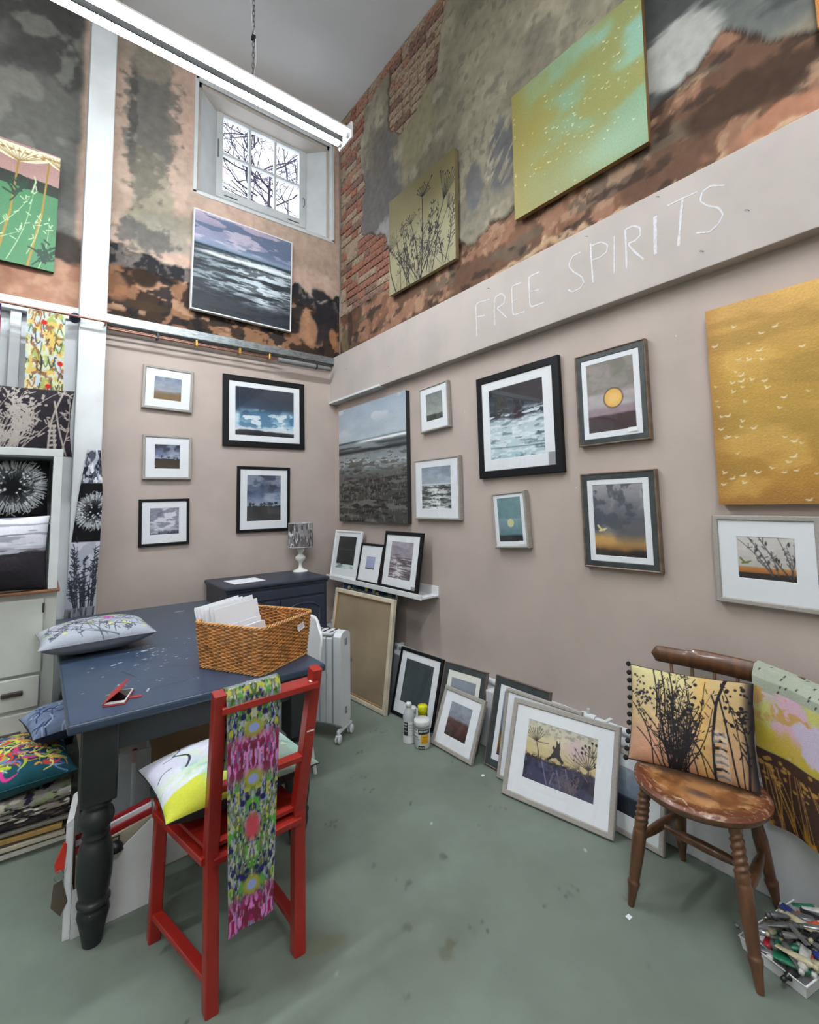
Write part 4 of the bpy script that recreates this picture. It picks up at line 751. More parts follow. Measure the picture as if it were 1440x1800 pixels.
# ---- dresser
d = thing('dresser', 'low navy painted dresser with arched door panels in the corner', 'dresser', loc=(1.128, 3.665, 0)); DW, DD, DH = .826, .550, .895
M().bbox((-.02, -.02, DH-.03), (DW+.02, DD, DH), .010).bbox((-.008, -.008, DH-.045), (DW+.008, DD, DH-.03), .004).build('top', m_navy, d)
M().bbox((0, 0, .08), (DW, DD-.01, DH-.045), .004).bbox((.0, .0, 0), (.05, .05, .09)).bbox((DW-.05, 0, 0), (DW, .05, .09)).bbox((0, DD-.06, 0), (.05, DD-.01, .09)).bbox((DW-.05, DD-.06, 0), (DW, DD-.01, .09)).build('carcass', m_navy, d)
M().bbox((.03, -.010, DH-.13), (DW-.03, .002, DH-.06), .003).build('frieze', m_navy, d)
for k in range(2):
    x0 = .022+k*.393; dr = M().bbox((x0, -.016, .12), (x0+.386, .002, DH-.145), .004).build('door', m_navy, d)
    zc, w = DH-.145-.10, .145; pts = [(x0+.048, -.017, .18), (x0+.048, -.017, zc)]+[(x0+.193-w*math.cos(a), -.017, zc+.055*math.sin(a)**1.3) for a in [PI*i/12 for i in range(13)]]+[(x0+.338, -.017, zc), (x0+.338, -.017, .18)]
    M().tube(pts, .007, 6, closed=True).build('moulding', m_navy, dr)
    M().lathe([(0, 0), (.006, 0), (.006, .012), (.014, .018), (.014, .028), (0, .032)], 14, (x0+(.37 if k == 0 else .026), -.016, .5), (0, -1, 0)).build('knob', m_navy, dr)
# ---- table lamp
l = thing('table_lamp', 'small white turned-base lamp with silvery grey shade on the navy dresser', 'lamp', loc=(1.905, 4.075, DH))
m_lbase = pmat('white_ceramic', (222, 224, 220), .25, var=.02)
M().lathe([(0, 0), (.068, 0), (.070, .006), (.062, .014), (.040, .022), (.022, .034), (.016, .052), (.014, .07), (.020, .088), (.040, .104), (.047, .122), (.044, .138), (.028, .150), (.020, .158), (.022, .170), (.030, .186), (.035, .198), (.033, .206), (.012, .218), (.010, .25), (0, .25)], 26, cap=False).build('base', m_lbase, l)
def shade_cv():
    c = Cv(.74, .215, 260, 41).grad([(0, (110, 108, 110)), (.5, (140, 138, 140)), (1, (124, 122, 126))], .1); s = c.n(24, 3, 1, 4)
    c.mix(sst(.5, .6, s), (206, 206, 208)); c.mix(sst(.55, .62, c.n(30, 2.4, 3)), (60, 58, 62)); return c.mix(sst(.6, .66, c.n(40, 5, 5)), (90, 84, 84))
c_ = shade_cv(); a = c_.u*2*PI; r_ = .112-.004*c_.v; P = np.stack([r_*np.cos(a), r_*np.sin(a), .225+c_.Z], -1)
gridmesh('shade', P, c_.lc(), cmat('silvery_shade', .3, var=.05, spec=.6), l)
for rr_, zz_ in ((.108, .440), (.112, .225)): M().tube([(rr_*math.cos(k*PI/20), rr_*math.sin(k*PI/20), zz_) for k in range(40)], .002, 5, closed=True).build('shade_ring', m_lbase, l)
M().lathe([(0, .25), (.03, .25), (.03, .30), (.02, .34), (0, .345)], 14, cap=False).build('bulb', m_lbase, l)
o = M().bbox((-.13, -.11, 0), (.13, .11, .0025), .001).build('paper_sheet', m_paper); o.matrix_basis = TR(1.34, 3.90, DH+.0005) @ RZ(.08); tag(o, 'white sheet of paper lying on the left end of the navy dresser', 'paper')
# ---- basket of cards
def rrect(w, h, r, n=6):
    P = []
    for cx, cy, a0 in ((w/2-r, -h/2+r, -PI/2), (w/2-r, h/2-r, 0), (-w/2+r, h/2-r, PI/2), (-w/2+r, -h/2+r, PI)):
        P += [(cx+r*math.cos(a0+PI/2*i/n), cy+r*math.sin(a0+PI/2*i/n)) for i in range(n+1)]
    return P
def resample(P, n):
    P = P+[P[0]]; L = [0]
    for a, b in zip(P[:-1], P[1:]): L.append(L[-1]+math.hypot(b[0]-a[0], b[1]-a[1]))
    out = []
    for i in range(n):
        s = L[-1]*i/n; j = max(k for k in range(len(L)-1) if L[k] <= s); f = (s-L[j])/(L[j+1]-L[j]+1e-12); a, b = P[j], P[j+1]
        out.append((a[0]+(b[0]-a[0])*f, a[1]+(b[1]-a[1])*f))
    return out
m_wick = [pmat('wicker_honey', (184, 126, 66), .55, var=.22, scale=30, bump=.3, bscale=150), pmat('wicker_tan', (198, 146, 86), .55, var=.2, scale=30, bump=.3, bscale=150)]
bk = thing('wicker_basket', 'square honey wicker basket full of white cards on the blue table', 'basket', loc=(.835, 2.275, TT), rz=math.radians(29.5)); BHT = .20
NS = 58; N = NS*4
def ring_at(z): s = .345+.030*z/BHT; return resample(rrect(s, s+.012, .03), N)
wv = M(); rows = 23
for j in range(rows):
    z = .014+(BHT-.026)*j/(rows-1); R_ = ring_at(z); pts = []
    for i, (x, y) in enumerate(R_):
        a, b = R_[i-1], R_[(i+1) % N]; t_ = Vector((b[0]-a[0], b[1]-a[1])).normalized(); o_ = .0038*math.sin(2*PI*i/8+(PI if j % 2 else 0)); pts.append((x+t_.y*o_, y-t_.x*o_, z+.0006*math.sin(i*.7+j)))
    wv.tube(pts, .0043 if j != 12 else .0054, 5, closed=True)
wv.build('woven_side', m_wick[0], bk)['kind'] = 'stuff'
sk = M(); A = resample(rrect(.345, .357, .03), NS); B = resample(rrect(.375, .387, .03), NS)
for a, b in zip(A, B): sk.tube([(a[0], a[1], 0), (b[0], b[1], BHT)], .0028, 5)
sk.build('stakes', m_wick[1], bk)['kind'] = 'stuff'
for nm, z, r in (('rim', BHT, .0065), ('foot_border', .007, .0055)):
    m = M()
    for ph in (0, 2.1, 4.2):
        R_ = ring_at(z); pts = []
        for i, (x, y) in enumerate(R_):
            a, b = R_[i-1], R_[(i+1) % N]; t_ = Vector((b[0]-a[0], b[1]-a[1])).normalized(); th = 2*PI*i/10+ph; o_ = r*.8*math.cos(th); pts.append((x+t_.y*o_, y-t_.x*o_, z+r*.8*math.sin(th)))
        m.tube(pts, r*.62, 5, closed=True)
    m.build(nm, m_wick[1], bk)
M().box((-.17, -.175, .003), (.17, .175, .008)).build('basket_floor', m_wick[0], bk)
tg = thing('paper_tag', 'small white handwritten tag tied to the side of the wicker basket', 'tag', M4=TR(.835, 2.275, TT) @ RZ(math.radians(29.5)) @ TR(.085, -.1985, .148) @ RX(-.06) @ RY(-.2))
M().prism([(-.03, -.0), (-.022, -.014), (.026, -.014), (.026, .016), (-.022, .016), (-.03, .004)], .0012, Matrix.Identity(4)).build('card', m_paper, tg)
m = M()
for zz_, n_ in ((.006, 5), (-.003, 4)):
    for k in range(n_): m.box((-.014+k*.008, -.0006, zz_), (-.009+k*.008, -.0001, zz_+.0022))
m.build('handwriting', m_grey, tg); M().tube([(-.026, 0, .001), (-.032, .004, .012), (-.024, .006, .02)], .0008, 4).build('string', m_dark, tg)
R_ = random.Random(8)
for i in range(13):
    big = i < 9; w, h = (.215, .255) if big else (.15, .17)
    M4 = TR(.735+.006*i if big else .80+.004*(i-9), 2.385-.016*i if big else 2.235-.013*(i-9), TT+.022) @ RZ(.16+R_.uniform(-.03, .03)) @ RX(-.16-.012*(13-i)) @ RY(-.10+R_.uniform(-.03, .03))
    o = M().bbox((-w/2, 0, 0), (w/2, .0035, h+R_.uniform(-.012, .012)), .001).build('greeting_card', m_paper); o.matrix_basis = M4
    tag(o, 'tall white card standing in the wicker basket' if big else 'shorter white card at the front of the wicker basket', 'card', 'tall white cards in the basket' if big else 'short white cards in the basket')
# ---- phone
m_red_l = pmat('red_leather', (158, 44, 40), .55, var=.1, scale=40, bump=.3, bscale=200)
ph = thing('phone', 'white mobile phone in an open red flip case on the table edge', 'phone', M4=TR(.212, 2.118, TT) @ RZ(math.radians(-20)))
M().bbox((0, 0, 0), (.074, .142, .004), .002).build('case_back', m_red_l, ph); M().bbox((.002, .003, .004), (.072, .139, .012), .004).build('body', m_fwhite, ph)
M().bbox((.006, .014, .012), (.068, .128, .0126), .0005).build('screen', pmat('black_glass', (12, 12, 14), .08), ph); M().lathe([(0, 0), (.005, 0), (.005, .0006), (0, .0006)], 12, (.037, .008, .0121)).build('home_button', m_fwhite, ph)
o = M().bbox((0, 0, 0), (.074, .142, .003), .0012).build('case_flap', m_red_l, ph); o.matrix_basis = TR(-.001, 0, .006) @ RY(-math.radians(38))
M().bbox((.072, .055, .0), (.115, .075, .003), .001).build('case_strap', m_red_l, ph)
# ---- cushions
def cushion(name, label, W, H, T, cv, M4, back, group=None, dog=.06, pucker=1., cat='cushion', nb=34):
    t = thing(name, label, cat, M4=M4, group=group); c = cv(W, H); a, b = c.u*2-1, c.v*2-1
    def surf(a, b, s):
        x = a*(1-dog*(1-b**2))*W/2; z = b*(1-dog*(1-a**2))*H/2
        th = T/2*np.clip(1-np.abs(a)**2.6, 0, 1)**.52*np.clip(1-np.abs(b)**2.6, 0, 1)**.52; th = th*(1+.10*(fbm(a*3+5, b*3+W*9, 5, 3)-.5)*pucker)+.003*pucker*(fbm(a*9, b*9+T*50, 6, 2)-.5)*(1-np.abs(a*b))
        return np.stack([x, s*th, z], -1)
    gridmesh('cover_front', surf(a, b, -1), c.lc(), m_cloth, t)
    bu, bv = np.meshgrid(np.linspace(-1, 1, nb), np.linspace(-1, 1, nb)); o = gridmesh('cover_back', surf(bu, bv, 1), np.ones(bu.shape+(3,))*.5, back, t)
    e = []
    for q in np.linspace(-1, 1, 24): e.append((q, -1))
    for q in np.linspace(-1, 1, 24)[1:]: e.append((1, q))
    for q in np.linspace(1, -1, 24)[1:]: e.append((q, 1))
    for q in np.linspace(1, -1, 24)[1:-1]: e.append((-1, q))
    pts = [tuple(surf(np.array(p[0]*1.), np.array(p[1]*1.), -1)) for p in e]; M().tube(pts, .0022, 5, closed=True).build('seam', back, t); return t
def cv_meadow(w, h):
    c = Cv(w, h, 420, 50).grad([(0, (158, 164, 176)), (1, (174, 178, 188))], .1, tone=.12); R = c.r
    for i in range(46): c.curve((R.random(), R.random()), (R.random(), R.random()), R.uniform(-.3, .3), .0035, R.choice([(60, 64, 74), (90, 96, 108), (70, 74, 82)]))
    for i in range(36):
        u, v = R.random(), R.random(); c.stem((u, v), (u+R.uniform(-.1, .1), v+R.uniform(.05, .2)), .003, R.choice([(70, 76, 84), (130, 150, 70), (60, 64, 70)]), 8, .014)
    for i in range(8): u, v = R.random(), R.random(); c.disc(u, v, .012, (190, 196, 110), ry=.008)
    for k in range(11): a_ = k*.6; c.line([(.60, .52), (.60+.06*math.cos(a_), .52+.07*math.sin(a_))], .010, (176, 56, 150), .004)
    return c
cushion('cushion', 'pale grey cushion printed with wild flowers and a magenta bloom, lying on the table', .49, .38, .15, cv_meadow, TR(.262, 3.00, TT+.079) @ RZ(.03) @ RX(-PI/2-.0), m_fabg)
def cv_silh(fg, bgc, seed, dense=1.):
    def f(w, h):
        c = Cv(w, h, 330, seed).grad([(0, bgc), (1, bgc)], 0, tone=.08); R = c.r
        for i in range(int(30*dense)): x = R.gauss(.45, .12); c.stem((x*.5+.22, -.02), (min(1, max(0, x+R.uniform(-.35, .3))), R.uniform(.45, .98)), R.choice([.005, .007, .004]), fg, 12, .020, R.uniform(-.1, .1))
        for i in range(int(40*dense)): c.disc(R.gauss(.42, .2), R.uniform(.5, .9), R.uniform(.006, .012), fg, ry=R.uniform(.005, .01))
        c.line([(.80, 0), (.84, .5), (.92, 1)], .010, fg); c.line([(.95, 0), (.88, .6), (.85, .8)], .009, fg)
        for i in range(6): c.line([(.82, .06+.07*i), (.87, .08+.07*i), (.86, .04+.07*i)], .013, fg)
        c.stem((.9, 0), (.97, .9), .007, fg, 18, .022); return c
    return f
cushion('cushion', 'black cushion with pale grasses and birch print on top of the white shelf', .58, .40, .13, cv_silh((158, 150, 144), (36, 32, 38), 51, 1.5), TR(-.145, 3.44, 2.005) @ RX(-.06) @ RZ(.0), m_fabb)
def dandelion(c, u, v, r, fg=(200, 204, 208), bgc=(20, 22, 26)):
    R = c.r; d = np.hypot(c.X-u*c.w, c.Z-v*c.h); c.mix((1-sst(.85*r, .95*r, d))*sst(.2*r, .7*r, d)*.5, (120, 124, 130))
    for i in range(150):
        a = 2*PI*i/150+R.uniform(-.05, .05); r0, r1 = r*R.uniform(.62, .8), r*R.uniform(.92, 1.12); c.line([(u+r0*math.cos(a)/c.w, v+r0*math.sin(a)/c.h), (u+r1*math.cos(a)/c.w, v+r1*math.sin(a)/c.h)], .0032, fg)
    for i in range(90):
        a = R.uniform(0, 6.28); q = r*R.uniform(.2, .85); L = r*.22; p = (u+q*math.cos(a)/c.w, v+q*math.sin(a)/c.h)
        c.line([p, (p[0]+L*math.cos(a)/c.w, p[1]+L*math.sin(a)/c.h)], .002, (150, 154, 160)); 
        if i % 3 == 0: c.disc(p[0], p[1], .005, (225, 228, 230))
        a2 = a+R.choice([-1, 1]); c.line([(p[0]+L*math.cos(a)/c.w, p[1]+L*math.sin(a)/c.h), (p[0]+(L*math.cos(a)+L*.6*math.cos(a2))/c.w, p[1]+(L*math.sin(a)+L*.6*math.sin(a2))/c.h)], .003, fg)
    return c
def cv_dand(w, h): c = Cv(w, h, 420, 52).grad([(0, (16, 16, 20)), (1, (24, 28, 30))], 0); return dandelion(c, .66, .57, .145)
cushion('cushion', 'black cushion with a large white dandelion clock, in the white cubby shelf', .44, .34, .10, cv_dand, TR(-.178, 3.33, 1.600) @ RX(-.05), m_fabb, dog=.03)
def cv_shore(w, h):
    c = Cv(w, h, 420, 53).grad([(0, (38, 36, 42)), (.5, (48, 44, 50)), (.55, (120, 120, 130)), (.62, (206, 208, 218)), (1, (214, 216, 226))], .06, 2, 3); st = c.n(3, 24, 2, 4)
    c.mix(sst(.5, .58, st)*sst(.42, .5, c.v)*(1-sst(.6, .7, c.v)), (180, 184, 194)); c.mix(sst(.54, .62, st)*sst(.6, .68, c.v)*.7, (130, 134, 148)); return c.line([(.1, .78), (.4, .74), (.8, .76)], .004, (110, 112, 126))
cushion('cushion', 'black and white seashore cushion standing on the brown board of the cabinet', .46, .385, .14, cv_shore, TR(-.178, 3.215, 1.275) @ RX(-.06), m_fabb, dog=.05)
# ---- cabinet and shelf on the left
cb = thing('white_cabinet', 'cream painted cabinet with door and drawers topped by a brown board, far left', 'cabinet', loc=(-.74, 3.20, 0)); CW = .838
M().bbox((0, .02, 0), (CW, .62, 1.062), .003).build('carcass', m_cream, cb)
dr = M().bbox((.06, .0, .66), (CW-.055, .022, 1.035), .004).build('door', m_cream, cb); M().bbox((CW-.062, -.004, .96), (CW-.052, .006, 1.01), .002).build('hinge', m_dark, dr)
for i, (z0, z1) in enumerate(((.49, .645), (.29, .47), (.08, .27))):
    q = M().bbox((.06, -.002, z0), (CW-.060, .022, z1), .004).build('drawer', m_cream, cb); M().bbox((CW-.21, -.020, z0+.072), (CW-.125, .0, z0+.094), .004).build('handle', m_dark, q)
o = M().bbox((-.01, -.02, 0), (CW+.01, .62, .016), .004).build('shelf_board', m_wood); o.location = (-.74, 3.20, 1.063); tag(o, 'brown wooden board lying across the top of the cream cabinet', 'board')
cs = thing('cubby_shelf', 'open white box shelf standing on the cream cabinet', 'shelf', loc=(-.735, 3.19, 1.080)); CH = .745
M().bbox((0, 0, CH-.04), (.832, .36, CH), .002).build('top', m_white, cs); M().bbox((.790, 0, 0), (.830, .36, CH-.04), .002).build('side', m_white, cs); M().bbox((0, 0, 0), (.04, .36, CH-.04), .002).build('side', m_white, cs); M().bbox((.04, .34, 0), (.79, .355, CH-.04), .002).build('back', m_white2, cs); M().bbox((.04, .03, .0), (.79, .34, .012), .002).build('bottom', m_white, cs)
M().bbox((.04, .12, .335), (.79, .34, .350), .002).build('middle_shelf', m_white, cs)
# ---- hanging fabrics
def sheet(name, label, L, Rr, cv, w, h, cat='scarf', wav=.012, depth=.0, thick=.0012, hem=None, fold=2.2, axis=(0, 1, 0), back=None):
    """cloth between two edge polylines L and Rr given top to bottom as 3-D points"""
    t = thing(name, label, cat, loc=tuple(L[0])); c = cv(w, h); sg = [0]
    for p, q in zip(L[:-1], L[1:]): sg.append(sg[-1]+(Vector(q)-Vector(p)).length)
    k = np.array(sg)/sg[-1]; o = np.array(L[0]); v = 1-c.v
    A = np.stack([np.interp(v, k, [p[i] for p in L])-o[i] for i in range(3)], -1); B = np.stack([np.interp(v, k, [p[i] for p in Rr])-o[i] for i in range(3)], -1)
    P = A*(1-c.u[..., None])+B*c.u[..., None]; wv_ = wav*np.sin(c.u*fold*2*PI+v*2.0)*(.25+.75*v)+wav*.5*(fbm(c.u*3, v*4, 7, 2)-.5)
    P += wv_[..., None]*np.array(axis); gridmesh('cloth', P, c.lc(), m_cloth, t)
    P2 = P+np.array(axis)*thick; gridmesh('lining', P2[::6, ::4], c.lc()[::6, ::4]*.0+.35, back or m_fabg, t)
    return t
def cv_bright(w, h):
    c = Cv(w, h, 260, 54).grad([(0, (46, 40, 44)), (.475, (50, 44, 46)), (.48, (196, 198, 160)), (1, (190, 196, 170))], 0); R = c.r; up = c.v > .482
    c.mix(up*sst(.5, .62, c.n(5, 20, 1)), (150, 164, 96)); c.mix(up*sst(.52, .62, c.n(6, 24, 2)), (176, 190, 200)); c.mix(up*sst(.56, .64, c.n(7, 26, 3)), (196, 170, 96)); c.mix(up*sst(.58, .66, c.n(9, 30, 4)), (130, 100, 76))
    for i in range(60): u, v = R.random(), R.uniform(.5, 1); c.curve((u, v), (u+R.uniform(-.2, .2), v+R.uniform(-.07, .07)), .3, .006, R.choice([(60, 56, 52), (150, 90, 50), (80, 104, 66)]))
    for u, v in ((.45, .93), (.9, .68), (.6, .53)): c.disc(u, v, .016, (178, 40, 36))
    for i in range(26): x = R.random(); c.stem((x*.6+.2, .0), (x, R.uniform(.2, .47)), .006, (134, 126, 120), 10, .02)
    return c
sheet('tea_towel', 'colourful floral cloth with dark lower half, hanging from the copper rail', [(-.112, 4.035, 2.862), (-.11, 4.03, 2.6), (-.10, 4.03, 1.75)], [(.100, 4.035, 2.862), (.10, 4.03, 2.6), (.11, 4.03, 1.75)], cv_bright, .21, 1.11, 'cloth', .008)
def cv_purple(w, h):
    c = Cv(w, h, 160, 55).grad([(0, (60, 60, 130)), (.5, (90, 50, 100)), (.8, (170, 40, 50)), (1, (50, 30, 70))], .3, tone=.4); return c.mix(sst(.56, .66, c.n(8, 12, 2)), (210, 200, 210))
sheet('tea_towel', 'purple and red patterned cloth at the left edge of the copper rail', [(-.46, 4.035, 2.862), (-.46, 4.03, 2.3), (-.45, 4.03, 1.9)], [(-.245, 4.035, 2.862), (-.24, 4.03, 2.3), (-.235, 4.03, 1.9)], cv_purple, .22, .96, 'cloth', .008)
def cv_scarf2(w, h):
    c = Cv(w, h, 300, 56).grad([(0, (60, 62, 70)), (.055, (96, 98, 106)), (.06, (186, 190, 202)), (.44, (196, 198, 210)), (.445, (14, 14, 18)), (.79, (14, 14, 18)), (.795, (72, 76, 90)), (1, (76, 80, 94))], 0); R = c.r
    up = c.v > .797; c.mix(up*sst(.5, .56, c.n(4, 16, 1)), (170, 174, 186)); c.mix(up*sst(.56, .6, c.n(5, 22, 2)), (34, 36, 44)); c.mix(up*sst(.6, .64, c.n(5, 20, 3)), (220, 222, 228)); dandelion(c, .70, .625, .128)
    c.mix((c.v < .44)*sst(.55, .62, c.n(3, 8, 6))*.6, (150, 154, 168))
    for i in range(26): x = R.random(); c.stem((x*.7+.25, .06), (x, R.uniform(.15, .42)), .005, (48, 50, 60), 12, .018, R.uniform(-.1, .1))
    c.mix((c.v < .06)*sst(.5, .6, c.n(20, 4, 5)), (140, 144, 152)); return c
sheet('scarf', 'long black and white scarf with dandelion panel, hanging on the white post', [(.262, 4.11, 1.925), (.222, 4.10, 1.6), (.190, 4.10, 1.25), (.168, 4.10, .74)], [(.345, 4.11, 1.925), (.366, 4.10, 1.6), (.360, 4.10, 1.25), (.339, 4.10, .74)], cv_scarf2, .17, 1.19, 'scarf', .006, fold=.8)
# ---- pile of boards and cloths on the floor at the left
R_ = random.Random(21)
m_bd = [pmat('canvas_board_cream', (186, 178, 158), .8, var=.06), pmat('board_grey', (120, 116, 108), .8), pmat('board_ochre', (166, 134, 78), .8, var=.15), pmat('board_brown', (86, 74, 62), .85), pmat('board_white', (200, 198, 188), .8)]
z = .001; PX, PY = -.12, 2.985
bd = [(.012, 1, .60, 'bottom board of the pile, drab grey'), (.020, 4, .58, 'white board second from the bottom of the pile'), (.010, 3, .60, 'dark brown board above the white one in the pile'), (.018, 0, .59, 'cream board in the middle of the floor pile'), (.010, 3, .60, 'dark board under the ochre one in the pile'), (.020, 2, .58, 'ochre edged board high in the floor pile'), (.008, 0, .59, 'thin cream board near the top of the pile'), (.012, 1, .60, 'grey board on top of the pile, under the folded cloths')]
for h, k, w, lb in bd:
    o = M().bbox((-w/2, -.20, 0), (w/2, .20, h), .002).build('canvas_board', m_bd[k]); o.location = (PX+R_.uniform(-.012, .012), PY+R_.uniform(-.012, .015), z); o.rotation_euler = (0, 0, -.07+R_.uniform(-.05, .05)); z += h+.0015; tag(o, lb, 'board')
def folded(label, W, D, T, cx, cy, z, col1, col2, seed, rz=0., dots=None):
    t = thing('folded_cloth', label, 'cloth', M4=TR(cx, cy, z) @ RZ(rz)); n = 5
    c = Cv(W, 2*D*.4+T*1.2, 200, seed).grad([(0, col1), (1, col1)], 0, tone=.4); c.mix(sst(.5, .58, c.n(14, 9, 1)), col2); c.mix(sst(.58, .64, c.n(18, 12, 2)), dots or (40, 36, 44)); c.mix(sst(.6, .66, c.n(12, 9, 5)), (206, 200, 190))
    s = c.v*3-1.; y = np.where(s < 0, D/2*(-1-.0*s)*1., -D/2+np.clip(s, 0, 2)*D/2); zz_ = np.where(s < 0, T*(1+s), T)+.008*(fbm(c.u*9, c.v*5, 3, 3)-.5)*(s > -.9); y = y-.010*np.sin(np.clip(1+s, 0, 1)*PI)+.008*(fbm(c.u*12, c.v*2, 5, 2)-.5)
    gridmesh('cloth', np.stack([(c.u-.5)*W, y, np.maximum(zz_, .0005)], -1), c.lc(), m_cloth, t); M().box((-W/2+.01, -D/2+.012, .001), (W/2-.01, D/2, T-.008)).build('fold', m_fabb, t); return t
folded('dark patterned folded cloth on top of the board pile', .60, .40, .034, PX, PY, z, (60, 52, 50), (96, 88, 84), 60, -.05); z += .036
folded('black and cream folded cloth, second in the cloth stack', .60, .40, .030, PX, PY-.004, z, (48, 42, 40), (120, 112, 104), 61, -.08); z += .032
folded('pale floral folded cloth under the teal cushion', .60, .38, .045, PX+.0, PY-.004, z, (150, 146, 140), (140, 150, 110), 62, -.06, (44, 36, 60)); z += .047
def cv_teal(w, h):
    c = Cv(w, h, 420, 57).grad([(0, (24, 74, 84)), (.3, (30, 70, 96)), (1, (40, 76, 110))], .2, tone=.3); R = c.r
    for i in range(380):
        u, v = R.uniform(.1, .93), R.uniform(.10, 1); c.curve((u, v), (u+R.uniform(-.14, .14), v+R.uniform(-.14, .14)), R.uniform(-.5, .5), R.choice([.006, .010, .016]), R.choice([(170, 190, 60), (206, 214, 96), (130, 170, 90), (220, 150, 60), (200, 70, 70), (210, 60, 140), (110, 140, 190), (230, 226, 120)]), .003)
    return c
cushion('cushion', 'teal cushion with bright yellow, pink and green brushstrokes on the cloth stack', .54, .44, .17, cv_teal, TR(-.10, 2.965, z+.085) @ RZ(.10) @ RX(-PI/2+.10), pmat('teal_cloth', (24, 76, 84), .85, bump=.2, bscale=200))
def cv_denim(w, h):
    c = Cv(w, h, 420, 58).grad([(0, (120, 136, 166)), (1, (130, 144, 172))], .2, tone=.25); R = c.r
    for i in range(50): u, v = R.random(), R.random(); c.curve((u, v), (u+R.uniform(-.3, .3), v+R.uniform(-.3, .3)), .3, .006, R.choice([(60, 80, 120), (170, 182, 204), (40, 60, 100)]))
    return c
cushion('cushion', 'small pale blue cushion with navy underside on top of the teal cushion', .29, .28, .15, cv_denim, TR(.135, 3.00, z+.225) @ RZ(.2) @ RX(-PI/2+.06), pmat('navy_cloth', (22, 30, 54), .85, bump=.2, bscale=200))
# ---- under the table
m_card = pmat('cardboard', (146, 122, 92), .85, var=.06, scale=5); m_frost = milky('frosted_plastic', (190, 196, 204), .32)
mf = thing('magazine_file', 'white magazine file holding red-edged folders under the table front', 'file', loc=(.145, 2.155, .0))
def side(y): return M().prism([(0, 0), (.27, 0), (.27, .31), (.255, .31), (.03, .16), (0, .16)], .004, TR(0, y, 0))
side(0).build('side', m_fwhite, mf); side(.10).build('side', m_fwhite, mf); M().box((.266, .004, 0), (.27, .10, .31)).build('spine', m_fwhite, mf); M().box((0, .004, 0), (.004, .10, .16)).build('front', m_fwhite, mf); M().box((.004, .004, 0), (.266, .10, .004)).build('bottom', m_fwhite, mf)
m_red = pmat('red_card', (170, 30, 34), .6)
for i, (y, mt_, lb, h) in enumerate(((.078, m_red, 'red folder at the back of the magazine file', .335), (.062, m_paper, 'white booklet in the magazine file before the red folder', .325), (.046, m_red, 'thin red booklet in the middle of the magazine file', .312), (.028, m_bd[0], 'cream folder at the front of the magazine file', .295))):
    o = M().prism([(0, 0), (.245, 0), (.245, h), (0, h-.045)], .010, Matrix.Identity(4)).build('folder', mt_); o.location = (.155, 2.155+y, .005); tag(o, lb, 'folder')
hh = thing('bulldog_clip', 'black clip lying in the mouth of the magazine file', 'clip', loc=(.275, 2.166, .235)); M().lathe([(0, 0), (.028, .0), (.022, .018), (.008, .03), (0, .03)], 12).build('clip_body', m_black, hh); M().tube([(-.008, 0, .02), (-.012, 0, .045), (.012, 0, .045), (.008, 0, .02)], .003, 5).build('clip_handle', m_black, hh)
wb = thing('white_folder', 'upright white document wallet behind the near table leg', 'folder', M4=TR(.122, 2.165, .001) @ RZ(-.15)); M().prism([(0, 0), (.022, 0), (.022, .40), (.0, .385)], .20, Matrix.Identity(4)).build('cover', m_fwhite, wb); M().box((.004, -.001, .01), (.018, .0, .37)).build('page_edges', m_paper, wb)
ky = thing('keyring', 'red ribbon keyring with steel ring and brown leather fob by the near table leg', 'keyring', loc=(.104, 2.16, .19))
M().prism([(-.012, .075), (.014, .14), (.022, .13), (.016, .05), (-.008, .045)], .008, Matrix.Identity(4)).build('ribbon', pmat('orange_red_ribbon', (206, 52, 34), .6), ky)
M().tube([(.002+.014*math.cos(k*PI/8), 0, .035+.017*math.sin(k*PI/8)) for k in range(16)], .0018, 5, closed=True).build('ring', m_steel, ky); M().prism([(-.012, .01), (.012, .016), (.030, -.06), (.01, -.10), (-.018, -.06)], .007, Matrix.Identity(4)).build('fob', pmat('brown_leather', (84, 74, 62), .7), ky); M().tube([(.016, 0, .03), (.03, .006, .09), (.03, .012, .16)], .0018, 5).build('cord', m_paper, ky)
pb = thing('plastic_box', 'frosted clear plastic box holding a red pen under the table', 'box', M4=TR(.30, 2.56, .001) @ RZ(-.1))
m = M(); bw, bd_, bh = .15, .22, .40; m.box((0, 0, 0), (bw, .003, bh)).box((0, bd_, 0), (bw, bd_+.003, bh)).box((0, 0, 0), (.003, bd_, bh)).box((bw, 0, 0), (bw+.003, bd_, bh)).box((0, 0, 0), (bw, bd_, .003)); m.build('box_wall', m_frost, pb); M().tube([(0, 0, bh), (bw, 0, bh), (bw, bd_, bh), (0, bd_, bh)], .004, 5, closed=True).build('rim', m_frost, pb)
pn = thing('marker_pen', 'white marker pen with a red cap in the frosted box', 'pen', M4=TR(.40, 2.66, .10) @ RX(.1)); M().tube([(0, 0, 0), (0, 0, .22)], .010, 10).build('barrel', m_fwhite, pn); M().tube([(0, 0, .22), (0, 0, .275)], .0115, 10).build('cap', m_red, pn)
gc = folded('crumpled brown-grey cloth lying beside the frosted box', .26, .28, .10, .66, 2.66, .001, (110, 104, 96), (130, 122, 112), 63, .1, (80, 74, 68))
wbx = thing('white_box', 'low white carton standing under the table behind the red chair', 'box', M4=TR(.44, 2.32, .001) @ RZ(.05)); M().bbox((0, 0, 0), (.13, .16, .20), .003).build('carton', m_fwhite, wbx); M().bbox((-.003, -.003, .17), (.133, .163, .203), .003).build('lid', m_white2, wbx)
